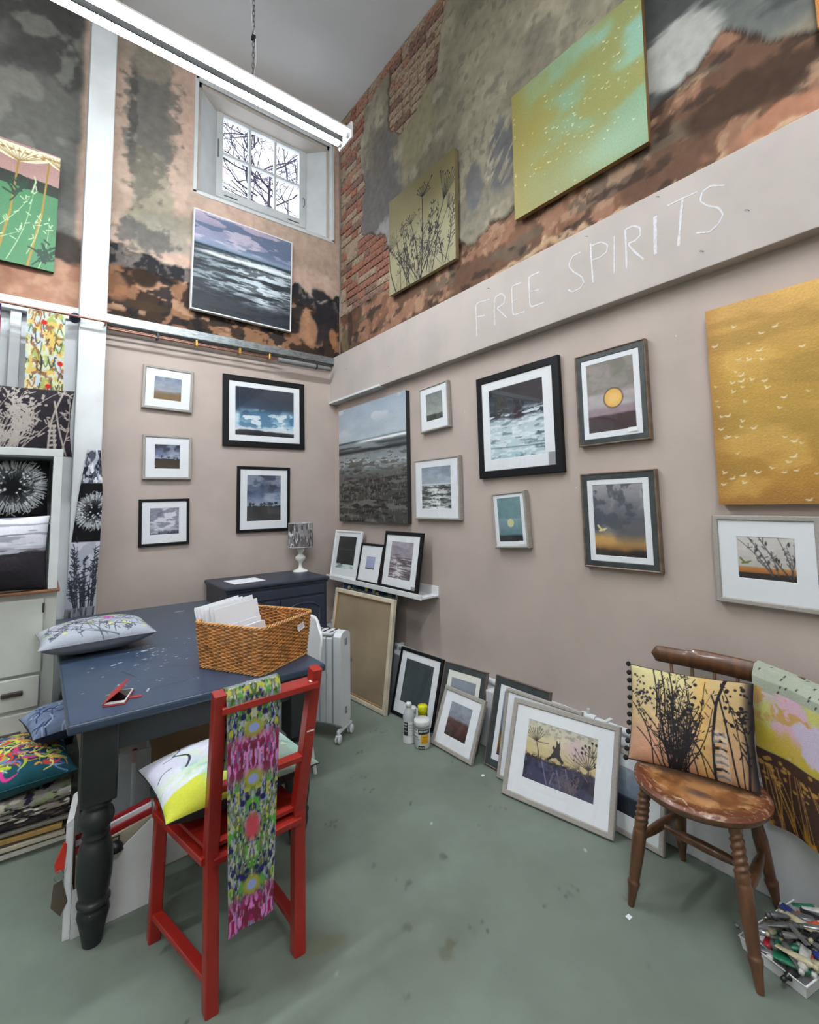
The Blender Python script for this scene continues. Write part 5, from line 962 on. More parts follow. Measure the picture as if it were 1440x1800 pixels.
cbx = thing('cardboard_box', 'brown cardboard box at the back under the table', 'box', loc=(.42, 3.25, .001)); m = M(); m.box((0, 0, 0), (.56, .006, .42)).box((0, .36, 0), (.56, .366, .42)).box((0, 0, 0), (.006, .36, .42)).box((.554, 0, 0), (.56, .36, .42)).box((0, 0, 0), (.56, .36, .006)); m.build('box_wall', m_card, cbx)
for a_, b_ in (((0, -.10, .36), (.56, .0, .42)), ((0, .366, .42), (.56, .46, .44))): M().prism([(0, a_[2]), (.56, a_[2]), (.56, a_[2]+.003), (0, a_[2]+.003)], .1, TR(0, a_[1], 0)).build('flap', m_card, cbx)
# ---- heater
m_htr = pmat('white_radiator_enamel', (208, 212, 216), .35, var=.02); ang = math.atan2(.861, -.507)
h = thing('oil_heater', 'white oil-filled electric radiator on castors beside the table', 'heater', M4=TR(1.628, 2.762, 0) @ RZ(ang)); HW = .125
def slab(x0, x1, w, z0, z1, r): return M().prism([(-w/2, z0+r), (-w/2+r, z0), (w/2-r, z0), (w/2, z0+r), (w/2, z1-r), (w/2-r*.7, z1-r*.3), (w/2-r*1.6, z1), (-w/2+r*1.6, z1), (-w/2+r*.7, z1-r*.3), (-w/2, z1-r)], x1-x0, Matrix(((0, 1, 0, x0), (1, 0, 0, 0), (0, 0, 1, 0), (0, 0, 0, 1))))
slab(.02, .075, HW, .075, .675, .03).build('control_panel', m_htr, h)
for i in range(7):
    x = .090+i*.046; f_ = slab(x, x+.040, HW-.008, .085, .648, .02).build('fin', m_htr, h)
    if i < 6: M().bbox((x+.040, -HW/2+.02, .10), (x+.046, HW/2-.02, .63), .001).build('fin_web', m_htr, h)
tp = M().bbox((.088, -.058, .645), (.41, .058, .668), .008).build('top_grille', m_htr, h)
for i in range(6):
    for s in (-1, 1): M().box((.100+i*.05, s*.028-.020, .6675), (.118+i*.05, s*.028+.020, .6690)).build('grille_slot', m_black, tp)
cp = h.children[0]; m = M()
for zc in (.155, .585):
    for k in range(5): m.box((.0188, -.02, zc+k*.009), (.022, .012, zc+k*.009+.004))
m.build('vent_slots', m_black, cp); M().tube([(.02, -.066, .47), (.02, -.078, .47)], .012, 12).build('dial', m_grey, cp)
for x in (.03, .36):
    M().bbox((x-.012, -HW/2-.01, .06), (x+.012, HW/2+.01, .078), .004).build('castor_bar', m_htr, h)
    for s in (-1, 1):
        cst = M().lathe([(.010, 0), (.012, .03), (.010, .035)], 10, (x, s*.078, .04)).bbox((x-.016, s*.078-.016, .030), (x+.016, s*.078+.016, .052), .006).build('castor', m_htr, h)
        for q in (-.012, .012): M().lathe([(0, -.006), (.020, -.006), (.024, -.003), (.024, .003), (.020, .006), (0, .006)], 16, (x+q*.9, s*.078, .0245), (1, 0, 0)).build('wheel', m_htr, cst)
# ---- white plastic chair
m_pl = pmat('white_plastic', (216, 218, 220), .35, var=.01)
w = thing('plastic_chair', 'white moulded chair tucked into the far side of the blue table', 'chair', loc=(1.10, 2.72, 0))
uu, vv = np.meshgrid(np.linspace(-1, 1, 25), np.linspace(-1, 1, 25))
def back_s(u, v, o):
    y = u*.21*np.sqrt(np.clip(1-np.clip(v, 0, 1)**4*.55, 0, 1)); z = .635+v*.195-.05*np.clip(v, 0, 1)*u**4; x = .20+.05*(v+1)/2-.035*(u**2)*.6+o; return np.stack([x, y, z], -1)
P = np.concatenate([back_s(uu, vv, 0)], 0); gridmesh('backrest', P, np.ones(uu.shape+(3,)), m_pl, w).modifiers.new('thick', 'SOLIDIFY').thickness = .014
P = np.stack([uu*.20, vv*.20*(1-.06*(uu**2)), .445+.012*uu**2+.012*vv**2], -1); gridmesh('seat', P, np.ones(uu.shape+(3,)), m_pl, w).modifiers.new('thick', 'SOLIDIFY').thickness = .014
m = M(); m.tube([(.19, -.10, .44), (.215, -.10, .5)], .012, 8).tube([(.19, .10, .44), (.215, .10, .5)], .012, 8); m.build('back_support', m_pl, w)
for sx in (-1, 1):
    for sy in (-1, 1): M().tube([(sx*.13, sy*.14, .44), (sx*.18, sy*.18, 0)], .011, 8).build('leg', m_pl, w)
# ---- red chair
m_rc = pmat('red_gloss_paint', (146, 35, 28), .32, var=.10, scale=7, bump=.08, bscale=30)
m_chip = pmat('white_paint_chip', (214, 206, 202), .6)
rc = thing('red_chair', 'red painted wooden chair pulled up to the near side of the table', 'chair', loc=(.56, 1.75, 0)); ox, oy = .56, 1.75
def W_(x, y, z): return (x-ox, y-oy, z)
RL0, RL1, RL2 = W_(.462, 1.600, 0), W_(.462, 1.620, .45), W_(.447, 1.510, .945); RR0, RR1, RR2 = W_(.748, 1.612, 0), W_(.756, 1.632, .45), W_(.768, 1.522, .945)
for nm, a, b, c in (('post', RL0, RL1, RL2), ('post', RR0, RR1, RR2)):
    q = M().bar(a, b, .044, .040, (1, 0, 0), r=.004).bar(b, c, .044, .040, (1, 0, 0), .040, .036, r=.004).build(nm, m_rc, rc)
FL0, FL1, FR0, FR1 = W_(.375, 1.975, 0), W_(.392, 1.985, .445), W_(.735, 1.99, 0), W_(.725, 1.995, .445)
for a, b in ((FL0, FL1), (FR0, FR1)): M().bar(a, b, .040, .040, (1, 0, 0), r=.004).build('leg', m_rc, rc)
def mid(a, b, f): return tuple(a[i]+(b[i]-a[i])*f for i in range(3))
M().bar(mid(RL1, RL2, .90), mid(RR1, RR2, .90), .070, .022, (0, 0, 1), r=.003).build('top_rail', m_rc, rc)
M().bar(mid(RL1, RL2, .38), mid(RR1, RR2, .38), .036, .020, (0, 0, 1), r=.003).build('back_rail', m_rc, rc)
M().bar(mid(RL0, RL1, .93), mid(RR0, RR1, .93), .062, .022, (0, 0, 1), r=.003).build('seat_rail', m_rc, rc); M().bar(mid(FL0, FL1, .93), mid(FR0, FR1, .93), .062, .022, (0, 0, 1), r=.003).build('seat_rail', m_rc, rc)
M().bar(mid(RL0, RL1, .93), mid(FL0, FL1, .93), .062, .022, (0, 0, 1), r=.003).build('seat_rail', m_rc, rc); M().bar(mid(RR0, RR1, .93), mid(FR0, FR1, .93), .062, .022, (0, 0, 1), r=.003).build('seat_rail', m_rc, rc)
M().add([W_(.448, 1.615, .456), W_(.765, 1.628, .456), W_(.748, 2.015, .456), W_(.370, 2.005, .456), W_(.448, 1.615, .444), W_(.765, 1.628, .444), W_(.748, 2.015, .444), W_(.370, 2.005, .444)], [(0, 1, 2, 3), (7, 6, 5, 4), (0, 4, 5, 1), (1, 5, 6, 2), (2, 6, 7, 3), (3, 7, 4, 0)]).build('seat', m_rc, rc)
for a, b in ((mid(RL0, RL1, .19), mid(FL0, FL1, .19)), (mid(RR0, RR1, .19), mid(FR0, FR1, .19))): M().bar(a, b, .036, .020, (0, 0, 1), r=.003).build('stretcher', m_rc, rc)
o = M().box((-.014, -.0225, -.003), (.012, -.0215, .002)).box((-.020, -.020, .175), (-.006, -.006, .178)).build('paint_chip', m_chip, rc); o.matrix_basis = TR(*mid(RR1, RR2, .58)) @ RX(.22)
def cv_lemon(w, h):
    c = Cv(w, h, 460, 59).grad([(0, (198, 204, 212)), (1, (206, 208, 222))], .12, 2, 2, tone=.1); R = c.r; c.mix((1-sst(.20, .23, c.v+.1*(c.n(5, 3, 9)-.5)))*(1-sst(.5, .62, c.u)), (190, 196, 66)); c.mix(sst(.5, .62, c.u)*(1-sst(.3, .5, c.v))*.8, (120, 140, 124))
    c.mix(sst(.5, .6, c.n(5, 5, 2))*np.exp(-((c.v-.34)/.18)**2), (150, 190, 180)); c.mix(sst(.55, .64, c.n(8, 8, 3))*(c.v > .25)*.6, (196, 214, 180)); c.mix(sst(.5, .6, c.n(4, 4, 6))*(c.v > .4)*.5, (190, 190, 214));  c.mix(sst(.6, .8, c.u)*sst(.6, .8, c.v)*.6, (120, 160, 120))
    for i in range(12): u, v = R.random(), R.uniform(.3, 1); c.curve((u, v), (u+R.uniform(-.12, .12), v+R.uniform(-.15, .15)), .3, .004, (70, 76, 90))
    c.curve((.18, .42), (.16, .72), .2, .009, (50, 56, 66)); c.curve((.16, .72), (.24, .9), .1, .004, (70, 76, 90)); return c
cushion('cushion', 'white and lemon yellow cushion with black underside on the red chair seat', .52, .42, .165, cv_lemon, TR(.592, 1.870, .541) @ RZ(.03) @ RX(-PI/2-.03), m_fabb)
def cv_scarf1(w, h):
    c = Cv(w, h, 420, 64).grad([(0, (96, 104, 70)), (.5, (110, 122, 90)), (.92, (116, 130, 96)), (.985, (170, 170, 60)), (1, (190, 186, 70))], .0, tone=.3); R = c.r; au = np.abs(c.u-.5)
    def sym(m, col): c.mix(m, col)
    nx = fbm(au*16+3, c.v*42, 3, 3); n2 = fbm(au*20+8, c.v*50, 6, 3); n3 = fbm(au*30+1, c.v*70, 2, 2)
    sym(sst(.52, .58, nx), (140, 150, 190)); sym(sst(.55, .6, n2), (66, 96, 52)); sym(sst(.6, .64, n3), (40, 36, 90)); sym(sst(.62, .66, fbm(au*14+30, c.v*40, 9, 2)), (176, 172, 70)); sym(sst(.62, .65, fbm(au*18+50, c.v*44, 12, 2)), (84, 150, 66))
    sym(sst(.62, .66, fbm(au*26+70, c.v*60, 14, 2)), (170, 172, 150))
    for v0 in (.496, .030): 
        b = np.exp(-((c.v-v0)/.062)**4); sym(b*.75, (130, 104, 150)); sym(b*sst(.45, .5, fbm(au*20+5, c.v*30, 4, 2)), (150, 34, 90)); sym(b*sst(.56, .59, fbm(au*26+15, c.v*40, 5, 2)), (206, 130, 196)); sym(b*sst(.58, .61, fbm(au*22+25, c.v*36, 8, 2)), (110, 40, 60))
    for v0 in (.578, .425, .115): c.disc(.5, v0, .030, (150, 150, 60), ry=.026, soft=.01); c.disc(.5, v0, .017, (140, 152, 206), ry=.014)
    c.disc(.5, .285, .024, (188, 70, 84), ry=.036, soft=.012)
    for v0 in (.63, .375, .16): 
        for s in (-1, 1): c.disc(.5+s*.10, v0, .008, (36, 34, 80)); c.disc(.5+s*.2, v0-.012, .009, (36, 34, 90))
    return c
SX0, SX1 = .463, .633
t1 = sheet('scarf', 'long kaleidoscope-patterned green and purple scarf draped over the red chair back', [(SX0+.004, 1.552, .70), (SX0+.002, 1.545, .925), (SX0, 1.530, .951), (SX0, 1.505, .951), (SX0-.001, 1.489, .925), (SX0+.006, 1.490, .60), (SX0+.014, 1.492, .262)], [(SX1+.004, 1.562, .66), (SX1+.006, 1.555, .925), (SX1+.004, 1.542, .953), (SX1, 1.510, .953), (SX1, 1.496, .925), (SX1-.012, 1.494, .60), (SX1-.024, 1.488, .275)], cv_scarf1, .17, .96, 'scarf', .0035, fold=1.3, axis=(0, -1, 0), thick=-.002)
# ================================================================== RIGHT SIDE: WOODEN CHAIR, SCARF, TRAY, BOTTLES
m_wc = pmat('brown_stained_wood', (92, 60, 38), .38, var=.22, scale=5, stretch=(6, 6, 1), bump=.1, coat=.2)
m_seat = cmat('worn_wooden_seat', .36, bump=.12, bscale=30, var=.08, nscale=14, spec=.5, coat=.15)
wc = thing('wooden_chair', 'brown wooden kitchen chair with round seat and twist-turned legs by the wall', 'chair', loc=(1.985, .81, 0)); cxo, cyo = 1.985, .81
def V_(x, y, z): return (x-cxo, y-cyo, z)
def seat_cv():
    c = Cv(.44, .46, 420, 70).grad([(0, (132, 84, 46)), (1, (128, 82, 46))], 0, tone=.15); d = np.hypot(c.u-.5, c.v-.5)*2
    c.mix(sst(.42, .6, c.n(2.5, 6, 1)), (168, 120, 74)); c.mix(sst(.5, .66, c.n(6, 9, 4))*.7, (186, 140, 92)); c.mix(sst(.56, .66, c.n(16, 6, 2))*.6, (100, 62, 36)); c.mix(sst(.68, .98, d), (98, 52, 32)); c.mix(np.exp(-((c.u-.34)/.05)**2-((c.v-.45)/.10)**2)*.8, (70, 60, 70)); c.mix(sst(.60, .66, c.n(30, 24, 7, 3))*sst(.5, .8, d)*.5, (206, 186, 160)); c.line([(.08, .42), (.16, .5), (.12, .55)], .006, (206, 190, 170)); return c
c_ = seat_cv(); sx, sy = c_.u*2-1, c_.v*2-1
qx = sx*np.sqrt(1-sy*sy/2); qy = sy*np.sqrt(1-sx*sx/2); rr = np.hypot(qx, qy); dish = -.010*(1-sst(.55, .95, rr))-.010*sst(.93, 1.0, rr)
P = np.stack([qx*.212+(-.01), qy*.222, .452+dish], -1); gridmesh('seat_top', P, c_.lc(), m_seat, wc)
m = M(); m.lathe([(.0, .414), (.19, .414), (.205, .420), (.2135, .432), (.2125, .4425)], 48, (0, 0, 0), cap=False)
m.v = [(x*1.0-.01, y*1.04, z) for x, y, z in m.v]; m.build('seat', m_wc, wc)
def turned(name, p, q, prof, parent, mat, twist=None, n=16, seg=None):
    """turned member from p (foot) to q; prof = radius at fraction of length; twist = (f0, f1, turns, depth) barley-twist zone"""
    p, q = Vector(p), Vector(q); ax = (q-p); L = ax.length; ax.normalize(); X = ax.orthogonal().normalized(); Y = ax.cross(X); fr_ = [a for a, _ in prof]; rd = [b for _, b in prof]; N_ = seg or 90; vs = []
    for i in range(N_+1):
        f = i/N_; r = float(np.interp(f, fr_, rd))
        for k in range(n):
            a = 2*PI*k/n; r2 = r
            if twist and twist[0] <= f <= twist[1]:
                e = min(1, (f-twist[0])/.02, (twist[1]-f)/.02); r2 = r*(1+twist[3]*e*math.cos(2*(a-PI*twist[2]*(f-twist[0])/(twist[1]-twist[0]))))
            vs.append(p+ax*(L*f)+(X*math.cos(a)+Y*math.sin(a))*r2)
    m = M(); m.add(vs, [(i*n+k, i*n+(k+1) % n, (i+1)*n+(k+1) % n, (i+1)*n+k) for i in range(N_) for k in range(n)], True); m.add(vs[:n], [tuple(range(n))[::-1]]); m.add(vs[-n:], [tuple(range(n))])
    return m.build(name, mat, parent)
fl_prof = [(0, .011), (.05, .013), (.13, .017), (.17, .021), (.19, .022), (.21, .0175), (.24, .019), (.40, .0225), (.55, .024), (.60, .0235), (.615, .020), (.63, .022), (.66, .0215), (.93, .0195), (.95, .022), (1, .018)]
bl_prof = [(0, .011), (.1, .014), (.19, .020), (.23, .023), (.26, .018), (.4, .0215), (.6, .024), (.75, .020), (1, .017)]
LG = [(V_(1.79, 1.00, 0), V_(1.865, .955, .43), fl_prof, (.66, .93, 5.5, .16)), (V_(1.785, .597, 0), V_(1.865, .665, .43), fl_prof, (.66, .93, 5.5, .16)), (V_(2.175, .975, 0), V_(2.085, .935, .43), bl_prof, None), (V_(2.19, .655, 0), V_(2.085, .69, .43), bl_prof, None)]
for a, b, pr, tw in LG: turned('leg', a, b, pr, wc, m_wc, tw)
st = [(0, .009), (.12, .011), (.3, .0165), (.5, .018), (.7, .0165), (.88, .011), (1, .009)]
A1, B1 = mid(LG[0][0], LG[0][1], .53), mid(LG[2][0], LG[2][1], .50); A2, B2 = mid(LG[1][0], LG[1][1], .53), mid(LG[3][0], LG[3][1], .50)
turned('stretcher', A1, B1, st, wc, m_wc, seg=24); turned('stretcher', A2, B2, st, wc, m_wc, seg=24); turned('cross_stretcher', mid(A1, B1, .5), mid(A2, B2, .5), st, wc, m_wc, seg=24)
ycen = .795
def crest_y(s): return V_(2.262-.035*s*s*1.0, ycen-s*.285, .805)
m = M(); vs = []; n_ = 30
for i in range(n_+1):
    s = -1+2*i/n_; x, y, z = crest_y(s); e = math.sqrt(max(0, 1-max(0, (abs(s)-.90)/.10)**2)); h = .030*e*(1 if abs(s) > .42 else 1.0)+.0015; up = .012*sst(.50, .40, abs(s)) if False else .012*float(1-sst(.42, .50, abs(s))); t_ = .013*max(.3, e)
    for a, b in ((-t_, -h), (t_, -h), (t_*1.2, 0), (t_, h+up), (0, h+up+.003), (-t_, h+up), (-t_*1.2, 0)): vs.append((x+a, y, z+b))
k_ = 7; m.add(vs, [(i*k_+j, i*k_+(j+1) % k_, (i+1)*k_+(j+1) % k_, (i+1)*k_+j) for i in range(n_) for j in range(k_)], True); m.add(vs[:k_], [tuple(range(k_))]); m.add(vs[-k_:], [tuple(range(k_))]); m.build('crest_rail', m_wc, wc)
for s in (-.74, -.45, -.15, .15, .42):
    x, y, z = crest_y(s); turned('spindle', V_(2.135-.03*s*s, ycen-s*.185, .44), (x, y, z-.02), [(0, .008), (.3, .0105), (.6, .009), (1, .006)], wc, m_wc, seg=12, n=10)
def cv_birchc(w, h):
    c = Cv(w, h, 560, 71).grad([(0, (180, 140, 114)), (.3, (188, 152, 124)), (.55, (190, 166, 124)), (1, (196, 188, 138))], .3, 2, 2, tone=.1); R = c.r; k = (36, 33, 36)
    c.mix(sst(.45, .65, c.u)*.5, (176, 140, 96)); c.mix(np.exp(-((c.u-.63)/.05)**2)*.7, (206, 168, 96)); c.mix(sst(.9, 1., c.u), (44, 40, 42)); c.mix(np.exp(-((c.u-.2)/.14)**2-((c.v-.15)/.2)**2)*.7, (206, 150, 122))
    for i in range(54): x = R.gauss(.42, .045); c.stem((x, -.02), (min(.9, max(.02, x+R.gauss(0, .14))), R.uniform(.4, .98)), R.choice([.0035, .005, .0025]), k, 9, .010, R.uniform(-.08, .08))
    for i in range(8): x = .02+.05*i; c.curve((x+.2+.02*i, -.02), (x, R.uniform(.3, .6)), R.uniform(.05, .16), .004, k)
    for i in range(90): c.disc(R.gauss(.40, .13), R.gauss(.62, .13), R.uniform(.003, .007), k)
    for i in range(40): c.disc(R.gauss(.12, .06), R.gauss(.72, .08), R.uniform(.002, .006), (60, 54, 58))
    for u in (.21, .28, .35): c.curve((u+.04, .5), (u, 1), .04, .005, k)
    c.line([(.70, .0), (.71, .45), (.74, .75), (.80, 1)], .010, k); c.line([(.735, .7), (.70, .82)], .006, k); c.line([(.86, 0), (.84, .3), (.80, .6), (.76, .8)], .006, k); c.stem((.93, 0), (.90, .7), .008, k, 24, .014); c.stem((.9, .0), (.78, .92), .004, k, 16, .012)
    for i in range(7): v = .04+.065*i; c.line([(.715, v), (.76, v+.012), (.80, v-.004)], .011, k, .006)
    c.mix((c.u > .71)*(c.u < .81)*(c.v < .5)*sst(.5, .6, c.n(12, 10, 5))*.6, (196, 186, 178))
    for i in range(26): c.disc(R.uniform(.80, 1), R.uniform(.5, .95), R.uniform(.004, .008), k)
    return c
CM = TR(2.05, .865, .622) @ RZ(-PI/2+math.radians(14)) @ RX(-math.radians(24)) @ RY(-.02)
cc = cushion('cushion', 'peach and yellow cushion with black birch print and black pompoms on the wooden chair', .435, .36, .125, cv_birchc, CM, m_fabb, dog=.05)
m_pom = pmat('black_pompom', (24, 23, 26), .95, var=.2, bump=.6, bscale=400)
pm_ = M(); rr_ = random.Random(6); bm = bmesh.new(); bmesh.ops.create_icosphere(bm, subdivisions=2, radius=.0102)
for v in bm.verts: v.co *= rr_.uniform(.92, 1.08)
bm.verts.index_update(); pm_.add([v.co.copy() for v in bm.verts], [[v.index for v in f.verts] for f in bm.faces], True); bm.free()
p0 = pm_.build('pompom', m_pom, cc)
for sgn in (-1,):
    for i in range(12):
        b = -.96+1.92*i/11; o = p0 if (i == 0 and sgn == -1) else p0.copy()
        if o is not p0: COL.objects.link(o)
        o.location = (sgn*(.2175*(1-.05*(1-b*b))+.010), 0, b*.1875+rr_.uniform(-.002, .002))
# draped scarf on the right of the chair back
def cv_pastel(w, h):
    c = Cv(w, h, 420, 72).grad([(0, (60, 42, 34)), (.30, (66, 46, 38)), (.305, (164, 156, 88)), (.42, (172, 166, 116)), (.52, (186, 176, 160)), (.545, (196, 180, 186)), (.55, (160, 168, 152)), (1, (166, 174, 160))], .0, tone=.08); R = c.r
    m_ = (c.v > .31)*(c.v < .56); c.mix(m_*sst(.5, .6, c.n(3, 6, 1)), (206, 170, 188)); c.mix(m_*sst(.55, .63, c.n(3.5, 6, 2)), (190, 190, 110)); c.mix(m_*sst(.56, .62, c.n(4, 14, 3))*(c.v > .42), (190, 154, 96)); c.mix((1-sst(.36, .42, c.v+.1*(c.n(5, 3, 4)-.5)))*m_*.8, (186, 164, 52)); c.mix(m_*sst(.58, .66, c.n(4, 7, 8)), (196, 184, 206))
    for i in range(16): u, v = R.random(), R.uniform(.56, .68); c.line([(u, v), (u+.015, v+.008)], .004, (50, 52, 54))
    lo = c.v < .30
    for i in range(40): u, v = R.random(), R.uniform(.17, .29); c.disc(u, v, R.uniform(.005, .012), (160, 124, 62), ry=R.uniform(.004, .008))
    for i in range(22): u = R.random(); c.curve((u+R.uniform(-.3, .3), -.02), (u, .25), R.uniform(-.1, .1), .0022, (186, 140, 74))
    c.mix(lo*sst(.56, .64, c.n(12, 18, 6))*(1-sst(.0, .12, c.v)), (176, 128, 40)); return c
x_ = 2.185
sheet('scarf', 'pastel scarf with pink and yellow patches and brown border, draped over the wooden chair back', [(2.285, .675, .60), (2.275, .676, .80), (2.258, .678, .862), (2.215, .680, .858), (2.196, .684, .82), (2.19, .684, .54), (2.185, .655, .300)], [(2.245, .400, .60), (2.235, .405, .77), (2.215, .410, .815), (2.165, .425, .815), (2.14, .430, .78), (2.13, .435, .50), (2.12, .43, .290)], cv_pastel, .25, .86, 'scarf', .012, fold=1.4, axis=(-1, 0, .0), thick=-.002, back=pmat('rust_cloth_back', (96, 60, 46), .9))
# ---- tray of paint tubes
ty = thing('plastic_tray', 'white plastic tray heaped with used paint tubes on the floor by the wooden chair', 'tray', M4=TR(2.051, .556, .001) @ RZ(math.radians(-13)))
tw, tl = .33, .18
m = M(); m.bbox((-tw/2, -tl/2, 0), (tw/2, tl/2, .003), .001)
for a, b in (((-tw/2, -tl/2), (tw/2, -tl/2)), ((tw/2, -tl/2), (tw/2, tl/2)), ((tw/2, tl/2), (-tw/2, tl/2)), ((-tw/2, tl/2), (-tw/2, -tl/2))):
    nx, ny = (b[1]-a[1]), -(b[0]-a[0]); l_ = math.hypot(nx, ny); nx, ny = nx/l_*.010, ny/l_*.010; m.add([(*a, 0), (*b, 0), (b[0]*1.04, b[1]*1.06, .038), (a[0]*1.04, a[1]*1.06, .038)], [(0, 1, 2, 3)])
m.build('tray_body', m_fwhite, ty); M().tube([(sx_*tw/2*1.04, sy_*tl/2*1.06, .038) for sx_, sy_ in ((-1, -1), (1, -1), (1, 1), (-1, 1))], .0035, 6, closed=True).build('rim', m_fwhite, ty)
tm = [pmat('tube_'+n, c, .3, mt_, var=.25, scale=30) for n, c, mt_ in (('aluminium', (150, 152, 154), .7), ('white', (198, 198, 194), 0), ('black', (34, 34, 38), 0), ('grey', (96, 98, 100), .2), ('blue', (40, 54, 120), 0), ('teal', (40, 130, 150), 0), ('red', (166, 36, 44), 0), ('green', (30, 110, 80), 0), ('cream', (188, 180, 150), 0), ('umber', (70, 58, 48), 0), ('orange', (196, 74, 40), 0))]
R_ = random.Random(33); tube_me = {}; caps = {}
def tube_proto(L, wdt):
    key = (L, wdt)
    if key not in tube_me:
        c = M(); vs = []; N_ = 10
        for f, a, b in ((0, .5, .04), (.06, .5, .05), (.5, .48, .22), (.86, .42, .42), (.93, .20, .20), (1, .18, .18)):
            for k in range(N_): t_ = 2*PI*k/N_; vs.append((f*L, a*wdt*math.cos(t_), b*wdt*math.sin(t_)))
        c.add(vs, [(i*N_+k, i*N_+(k+1) % N_, (i+1)*N_+(k+1) % N_, (i+1)*N_+k) for i in range(5) for k in range(N_)], True); c.add(vs[:N_], [tuple(range(N_))]); c.add(vs[-N_:], [tuple(range(N_))])
        o = c.build('tube_body', tm[0]); q = M().lathe([(0, 0), (.26*wdt, 0), (.24*wdt, .42*wdt), (0, .42*wdt)], 10, (L*.97, 0, 0), (1, 0, 0)).build('cap', tm[1]); tube_me[key] = (o.data, q.data); bpy.data.objects.remove(o); bpy.data.objects.remove(q)
    return tube_me[key]
cols = ['silvery', 'white', 'black', 'grey', 'blue', 'teal', 'red', 'green', 'cream', 'dark brown', 'orange']
for i in range(64):
    L, wdt = R_.choice([(.085, .026), (.10, .030), (.07, .022), (.11, .034)]); k = R_.choices(range(11), [7, 6, 6, 6, 2, 2, 2, 1, 3, 3, 1])[0]
    mb, mc = tube_proto(L, wdt); lay_ = i//22
    x, y = R_.uniform(-.14, .14), R_.uniform(-.075, .075); a = R_.uniform(0, 6.28); zz_ = .016+.019*lay_+.014*(1-(x/.16)**2-(y/.09)**2)*lay_
    cx2, cy2 = x-math.cos(a)*L*.5, y-math.sin(a)*L*.5; cx2 = min(max(cx2, -.15), .15); cy2 = min(max(cy2, -.072), .072)
    g = thing('paint_tube', cols[k]+' paint tube lying in the heap on the white tray', 'paint tube', M4=ty.matrix_basis @ TR(cx2, cy2, zz_+.004) @ RZ(a) @ RY(R_.uniform(-.22, .12)) @ RX(R_.uniform(-.5, .5)), group='used paint tubes in the tray')
    b = link('tube_body', mb, g); b.material_slots[0].link = 'OBJECT'; b.material_slots[0].material = tm[k]; q = link('cap', mc, g); q.material_slots[0].link = 'OBJECT'; q.material_slots[0].material = tm[R_.choice([1, 1, 2, 1, 8, k])]
# ---- bottles
m_lab_b = pmat('black_label', (34, 34, 36), .5, var=.2, scale=60); m_lab_y = pmat('yellow_label', (226, 168, 20), .5, var=.05); m_txt = pmat('label_print', (60, 60, 64), .6); m_clear = pmat('milky_bottle_plastic', (176, 182, 184), .3, var=.04); m_ylw = pmat('bright_yellow_cap', (206, 206, 16), .4, var=.02); m_wht = pmat('white_tub_plastic', (214, 216, 216), .35, var=.02)
def band(r, z0, z1, a0, a1, mat, name, par, n=14):
    vs = [(r*math.cos(a0+(a1-a0)*i/n), r*math.sin(a0+(a1-a0)*i/n), z) for i in range(n+1) for z in (z0, z1)]; m = M(); m.add(vs, [(2*i, 2*i+2, 2*i+3, 2*i+1) for i in range(n)], True); return m.build(name, mat, par)
def text_rows(par, r, rows, mat, name='lettering'):
    m = M(); R2 = random.Random(int(r*1e5))
    for z, h, a0, a1 in rows:
        a = a0
        while a < a1:
            w = R2.uniform(.04, .14); vs = [(r*math.cos(q), r*math.sin(q), zz) for q in (a, a+w*.5, a+w) for zz in (z, z+h)]; m.add(vs, [(0, 2, 3, 1), (2, 4, 5, 3)]); a += w+.05
    return m.build(name, mat, par)
F = -2.3   # bearing towards the room from the bottles
b1 = thing('squeeze_bottle', 'tall translucent white bottle with a black label, left of the tub', 'bottle', loc=(1.905, 2.485, .001)); b1.scale = (1.13,)*3
M().lathe([(0, 0), (.030, 0), (.034, .006), (.034, .128), (.032, .145), (.022, .168), (.014, .18), (.013, .186), (0, .186)], 24).build('body', m_clear, b1); M().lathe([(.0, .186), (.0155, .186), (.0155, .205), (.012, .211), (0, .212)], 18).build('cap', m_wht, b1)
M().lathe([(.0347, .002), (.0349, .040), (.0347, .042)], 24, cap=False).build('paint_drips', m_wht, b1); band(.0346, .045, .115, F-.9, F-.1, m_lab_b, 'label', b1); band(.0345, .045, .115, F-.1, F+1.2, m_wht, 'label', b1); text_rows(b1, .0350, [(.10, .008, F-.85, F-.25), (.085, .006, F-.85, F-.3), (.065, .005, F-.85, F-.3)], m_wht); text_rows(b1, .0349, [(.10, .003, F, F+.9), (.09, .002, F, F+1.), (.082, .002, F, F+1.), (.07, .002, F, F+.9)], m_txt)
b2 = thing('plastic_tub', 'round white tub with black and yellow label in front of the floor pictures', 'tub', loc=(1.93, 2.385, .001)); b2.scale = (1.13,)*3
M().lathe([(0, 0), (.038, 0), (.042, .004), (.042, .108), (.040, .112), (0, .112)], 28).build('body', m_wht, b2); M().lathe([(0, .108), (.0445, .108), (.0445, .140), (.042, .144), (0, .144)], 28).build('lid', m_wht, b2)
for zz_ in (.113, .119): M().tube([(.0448*math.cos(k*PI/14), .0448*math.sin(k*PI/14), zz_) for k in range(28)], .0007, 4, closed=True).build('lid_ridge', m_grey, b2)
band(.0424, .078, .104, F-.5, F+1.2, m_lab_b, 'label', b2); band(.0424, .030, .076, F-.1, F+1.0, m_lab_y, 'label', b2); band(.0424, .004, .020, F-.5, F+.35, m_lab_b, 'label', b2)
